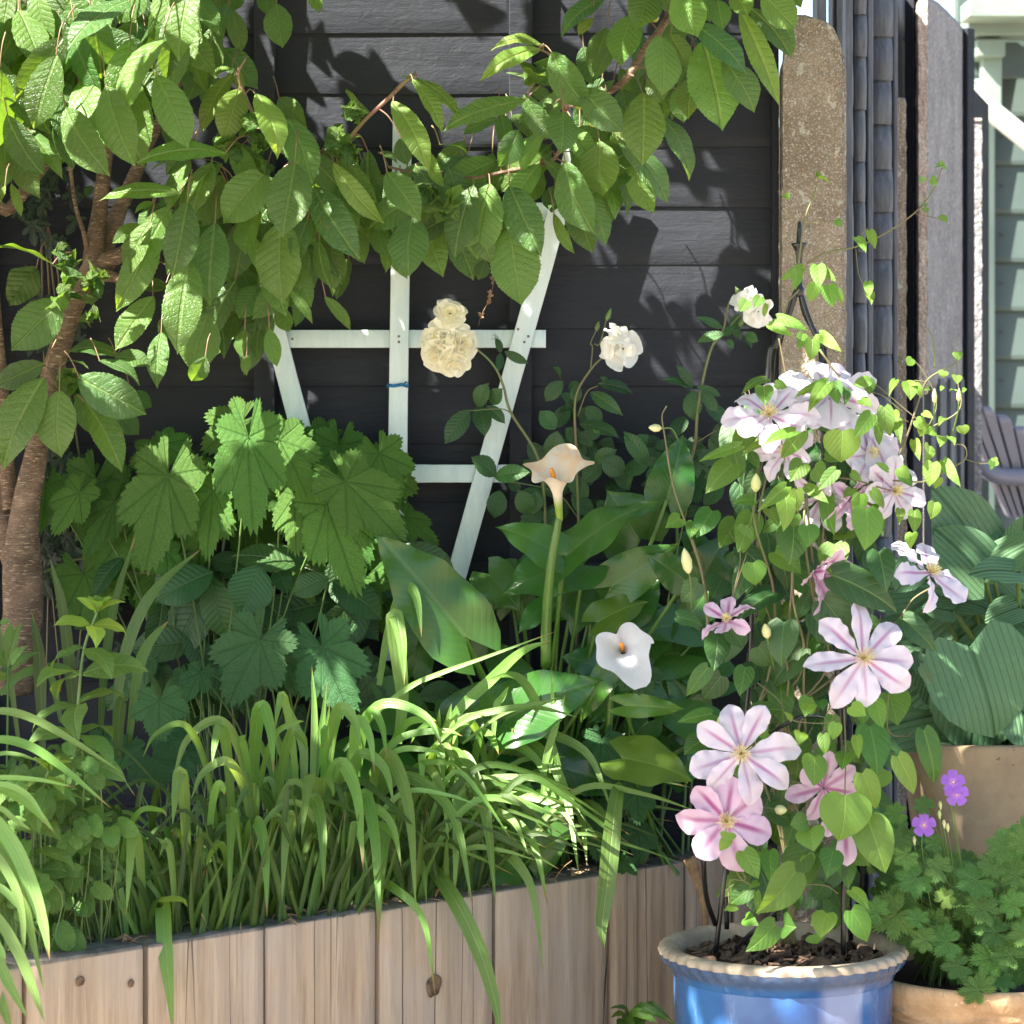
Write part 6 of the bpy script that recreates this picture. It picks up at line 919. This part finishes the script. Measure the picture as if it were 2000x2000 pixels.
cflower('F', 1065, 1755, 4.30, 305, (.12, -1, .22), 8, w_=.42, ph=.08, cup=.04, lab='largest full-faced lilac clematis flower'); cflower('I', 410, 475, 4.31, 300, (-.1, -1, .2), 8, w_=.42, ph=.25, cup=.05); cflower('I', 325, 835, 4.31, 270, (.05, -1, .1), 7, 'clemp_pink', .55, ph=-.1, cup=.1, lab='pink-striped clematis flower lowest on the left'); cflower('I', 850, 660, 4.39, 200, (.1, -1, -.2), 7, 'clemp_pink', .45, cup=.2, st=False)
B = MB(); leaf(B, Pc('I', 960, 850, 4.37), Pc('I', 975, 1082, 4.34), 115*S_/FPX*4.36, (.1, -1, .1), 'petal', 20, 5, .08, .2, .01, 2); leaf(B, Pc('I', 900, 780, 4.38), Pc('I', 870, 925, 4.36), 90*S_/FPX*4.36, (-.3, -1, .1), 'petal', 20, 5, .08, .2, .01, 2); B.split('petal', Mt['clemp_pink'], cm)
B = MB(); leaf(B, Pc('F', 890, 360, 4.40), Pc('F', 890, 520, 4.37), 200*S_/FPX*4.4, (.0, -1, .4), 'petal', 20, 6, .1, .1, .01, 2); leaf(B, Pc('F', 1100, 560, 4.45), Pc('F', 1200, 780, 4.43), 230*S_/FPX*4.4, (.3, -1, .3), 'petal', 20, 6, .1, .1, .02, 2); B.split('petal', Mt['clemp'], cm)
Mt['bud'] = plain('clematis_bud', (.42, .46, .17, 1), (.52, .50, .28, 1), 30, .5, .1)
for c_, x, y, x2, y2, w_ in (('F', 485, 855, 488, 758, 56), ('F', 125, 1295, 100, 1160, 60), ('F', 550, 1645, 535, 1567, 52), ('I', 590, 775, 655, 780, 56), ('I', 320, 360, 285, 275, 60), ('I', 335, 430, 330, 360, 46), ('E', 1770, 515, 1702, 510, 44), ('F', 1450, 380, 1450, 300, 28), ('F', 1580, 370, 1582, 300, 28), ('E', 0, 0, 0, 0, 0)):
    if not w_: continue
    Y = 4.36; a, e = Pc(c_, x, y, Y), Pc(c_, x2, y2, Y-.01); r = w_*S_/FPX*Y/2; B = MB(); B.tube([a, a*.8+e*.2, a*.5+e*.5, a*.2+e*.8, e], [.3*r, .85*r, r, .6*r, .05*r], 12, smooth=4); B.build('bud', Mt['bud'], cm); d = unit(a-e); S = MB(); S.tube([a, a+d*.02+[0, .006, 0], a+d*.04+[rj(.01), .03, -.02]], [.0012, .0011, .0010], 6, smooth=4); S.build('bud_stalk', Mt['stem'], cm)
# ---------------- hosta in a buff planter ----------------
Mt['buff'] = plain('buff_planter', lin(178, 142, 98), lin(150, 120, 84), 6, .75, .25, .003, det=9)
m = N('buff_stoneware'); oc = m.obj(); no = m.noise(oc, 7, 8, .7); v1 = m.noise(oc, 70, 3, .6); c = m.mix(m.mr(no, .3, .7, 0, 1), lin(165, 143, 112), lin(136, 116, 92)); c = m.mix(m.mr(v1, .68, .72, 0, .8), c, lin(70, 58, 45)); m.set(Base_Color=c, Roughness=.75); m.bump(no, .3, .004); Mt['buff'] = m.m
pl = thing('buff_planter', 'tall buff stoneware planter under the hosta', 'planter', (P(1960, 0, 4.85)[0], 5.0, 0)); cx = np.array([P(1990, 0, 5.05)[0], 5.05, P(0, 1458, 4.85)[2]])
B = MB(); prof = [(.12, -cx[2]+.0), (.135, -cx[2]+.01), (.175, -.20), (.200, -.012), (.200, -.002), (.196, 0), (.182, 0), (.178, -.01), (.176, -.05)]
def sq(k, r, a): q_ = np.abs(np.cos(a))**8+np.abs(np.sin(a))**8; return r/q_**(1/8)
B.lathe(prof, cx, 128, sq); B.build('body', Mt['buff'], pl); B = MB(); B.lathe([(0, -.03), (.1, -.028), (.177, -.03)], cx, 64, sq); B.build('compost', Mt['soil'], pl)
ho = thing('hosta', 'blue-green ribbed hosta with large heart leaves in the buff planter', 'plant', cx+[0, 0, -.03]); B, St = MB(), MB(); rh = cx+[0, 0, -.03]; hk = dict(ny=36, nx=8, wave=.012, wf=2, fold=.03, bow=.07, roll=.1, twist=.1)
simple("1700 1210 1440 828 340 b;1560 1200 1790 1020 250 b;1720 1320 1450 1050 280;1900 1180 1932 980 180 b;1760 1260 2060 1100 230;1900 1290 1640 1290 140 f;1932 1400 1720 1210 150 b;1600 1380 1330 1330 150 b;1640 1690 1785 2185 500 f;1900 1480 1720 1560 150;1540 1500 1380 1480 120 b;1900 1560 2060 1750 300;1500 1430 1780 1500 170 b;1350 1250 1240 1400 150 b", 'F', 4.84, B, St, rh, 'hosta', 1.25, .03, hk, .004, (0, -.9, .7), .03, .2)
simple("1700 60 1645 482 420;1900 150 1960 470 300;1500 -40 1420 230 220 b;1830 60 2000 300 300 b;1400 -60 1440 90 160 b", 'I', 4.90, B, St, rh, 'hosta', 1.25, .03, hk, .004, (0, -.9, .7), .03, .2)
for _ in range(14):
    x, y = rng.uniform(1800, 2000), rng.uniform(1120, 1420); b_ = P(x, y, rng.uniform(4.98, 5.12)); L = rng.uniform(.14, .2); d = unit([rj(1), rj(.4), -.3+rj(.6)]); leaf(B, b_, b_+d*L, L*.8, (rj(.4), -1, .7), 'hosta', 24, 6, .08, .12, .01, 2); St.tube([b_, (b_+rh)/2+[0, 0, .05], rh], .004, 6, smooth=4, cap=False)
B.build('foliage', Mt['hosta'], ho); St.split('leaf_stalk', Mt['stem'], ho)
# ---------------- geranium in a carved clay pot ----------------
m = N('clay'); oc = m.obj(); no = m.noise(oc, 12, 8, .7); v1 = m.noise(oc, 95, 5, .65); c = m.mix(m.mr(no, .3, .7, 0, 1), lin(205, 170, 128), lin(165, 128, 92)); c = m.mix(m.mr(v1, .6, .72, 0, .6), c, lin(225, 198, 160)); m.set(Base_Color=c, Roughness=.85); m.bump(m.M('ADD', no, m.M('MULTIPLY', v1, .6)), .7, .006); Mt['clay'] = m.m
gc = P(1925, 0, 4.62); gc[2] = P(0, 1905, 4.55)[2]
cp_ = thing('clay_pot', 'sandy clay pot with carved relief under the purple geranium', 'pot', (gc[0], gc[1], 0))
def rel(k, r, a): return r+(.006*np.sin(7*a+k*.8)*np.sin(k*1.1)+.003*np.sin(19*a+k*1.7) if 4 < k < 22 else 0)
B = MB(); prof = [(.10, -gc[2]), (.14, -gc[2]+.02), (.185, -.22), (.196, -.14), (.198, -.11)]+[(.198, -.105+.0036*q_) for q_ in range(18)]+[(.200, -.034), (.206, -.026), (.209, -.014), (.206, -.003), (.199, 0), (.190, -.003), (.186, -.02), (.185, -.05)]
B.lathe(prof, gc, 240, rel); B.build('body', Mt['clay'], cp_); B = MB(); B.lathe([(0, -.02), (.1, -.018), (.187, -.022)], gc, 48); B.build('compost', Mt['soil'], cp_)
ge = thing('geranium', 'mound of scalloped geranium foliage with purple flowers in the clay pot', 'plant', gc+[0, 0, -.02]); B, St = MB(), MB(); bb = gc+[0, 0, -.02]
pts_ = [(1240, 1340, 150), (1350, 1150, 120), (1680, 1160, 130), (1720, 1320, 120), (1520, 1490, 120), (1690, 1750, 120), (1820, 980, 100), (1890, 1130, 100), (1780, 1440, 120), (1600, 1240, 100), (1880, 1290, 90), (1260, 930, 90), (1400, 760, 70), (1250, 800, 80), (1450, 960, 70), (1860, 1560, 110), (1400, 1480, 90), (1140, 1330, 90), (1580, 1620, 100), (1950, 1450, 110), (1480, 1100, 90), (1760, 1080, 90), (1300, 1020, 90), (1930, 950, 90), (1360, 1370, 80)]
for k in range(210):
    if k < len(pts_): x, y, R = pts_[k]; Y = 4.44+rj(.02)
    else:
        x = rng.uniform(1160, 2050); top = np.interp(x, [1160, 1300, 1450, 1550, 1700, 1850, 2050], [950, 860, 960, 1060, 1000, 900, 880]); bt = np.interp(x, [1160, 1250, 1400, 1550, 1700, 2050], [1420, 1460, 1560, 1640, 1780, 1700]); y = rng.uniform(top, bt); R = rng.uniform(75, 120); Y = rng.uniform(4.47, 4.74)
    c0 = Pc('I', x, y, Y); L = R*S_/FPX*Y; a = rj(math.pi); el = rng.uniform(.1, .7); nn = unit([rj(.5), -1, .75+rj(.4)]); u = unit(np.cross(nn, [rj(1), .2, 1])); palm(B, c0, c0+u*L, L*2.05, nn, GER, 84, 4, -.08, .10, .11, 168, .02, pnt=.05)
    mid = c0*.5+bb*.5+[0, .0, .015]; St.tube([c0, mid, bb+[(c0[0]-bb[0])*.6, rj(.08), 0]], .0009, 4, smooth=4, cap=False)
B.build('foliage', Mt['geran'], ge)
B = MB(); c0 = Pc('I', 1500, 1260, 4.40); palm(B, c0, c0+[.014, 0, .014], .04, (0, -1, .5), GER, 84, 4, -.05, .1, .1, 168, pnt=.05); B.build('bright_leaf', Mt['clem_pale'], ge)
for x, y, R, fc_ in ((1548, 630, 68, (.1, -1, .3)), (1568, 692, 66, (0, -1, .05)), (1392, 860, 66, (-.1, -1, .25))):
    c0 = Pc('I', x, y, 4.42); f_ = unit(fc_); u = unit(np.cross([0, 0, 1], f_)); v_ = np.cross(f_, u); B = MB(); r_ = R*S_/FPX*4.42
    for j in range(5): a = 2*math.pi*j/5+.3; d = u*math.cos(a)+v_*math.sin(a); leaf(B, c0, c0+d*r_+f_*r_*.1, r_*.84, f_, 'gpetal', 14, 5, .02, .15, .02, 2)
    o = B.build('flower', Mt['geranp'], ge); S = MB(); S.tube([c0+f_*.001, c0+f_*.006], [.002, .0012], 8); reparent(S.build('flower_centre', Mt['stamen']), o); St.tube([c0, c0+[.0, .02, -.04], c0+[.02, .06, -.14]], .0009, 5, smooth=4)
for x, y in ((1480, 730), (1475, 780), (1520, 850), (1500, 830), (1340, 920)): B = MB(); a = Pc('I', x, y, 4.44); B.tube([a, a+[0, 0, -.006], a+[0.001, 0, -.014]], [.0015, .0032, .001], 8, smooth=3); B.build('bud', Mt['bud'], ge); St.tube([a+[0, 0, -.012], a+[.01, .02, -.06], a+[.02, .05, -.12]], .0008, 4, smooth=3)
St.build('stems', Mt['stem'], ge)
# small plant in front of the bed, below the pot
sp_ = thing('corner_plant', 'few dark strap leaves at the bottom between sleepers and blue pot', 'plant', (P(1265, 0, 4.55)[0], 4.55, 0)); B = MB(); r_ = np.array([P(1255, 0, 4.55)[0], 4.55, 0.25])
for x, y, x2, y2, w_ in ((1560, 1890, 1500, 1900, 40), (1650, 1850, 1830, 1925, 60), (1620, 1880, 1760, 1932, 60), (1580, 1860, 1490, 1850, 30), (1700, 1835, 1860, 1960, 50), (1560, 1930, 1540, 1980, 60)): ribbon(B, [r_, r_*.4+Pc('H', x-60, y+60, 4.5)*.6, Pc('H', x, y, 4.46), Pc('H', (x+x2)/2, (y+y2)/2-14, 4.44), Pc('H', x2, y2, 4.42)], w_*S_/FPX*4.5, (0, -1, .7), 6)
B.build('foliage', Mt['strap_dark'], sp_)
# brown dead stem leaning on the bed, dry sprig on the fence
B = MB(); B.tube([Pc('I', 130, 1040, 4.86), Pc('I', 170, 1150, 4.86), Pc('I', 215, 1320, 4.85), Pc('I', 210, 1500, 4.84), Pc('I', 200, 2300, 4.8)], [.012, .009, .007, .006, .006], 10, smooth=6); o = B.build('dead_stem', Mt['dry']); tag(o, 'dry brown split stem leaning on the sleepers behind the pot', 'dead stem')
B = MB(); B.tube([Pc('B', 870, 1500, 5.09), Pc('B', 850, 1600, 5.09), Pc('B', 800, 1700, 5.09), Pc('B', 785, 1760, 5.09)], .0006, 4, smooth=4)
for x, y in ((852, 1585), (835, 1640), (805, 1695), (845, 1600), (800, 1705), (865, 1510)):
    for q_ in range(4): p = Pc('B', x, y, 5.085); d = unit(rng.normal(0, 1, 3)); leaf(B, p, p+d*.009, .004, (0, -1, 0), 'lance', 4, 1)
tag(B.build('dry_sprig', Mt['dry']), 'tiny dried brown seed sprig hanging on the fence above the cream roses', 'dried sprig')
for o in list(bpy.data.objects):
    if o.type == 'MESH' and not o.data.uv_layers: o.data.uv_layers.new(name='UVMap')
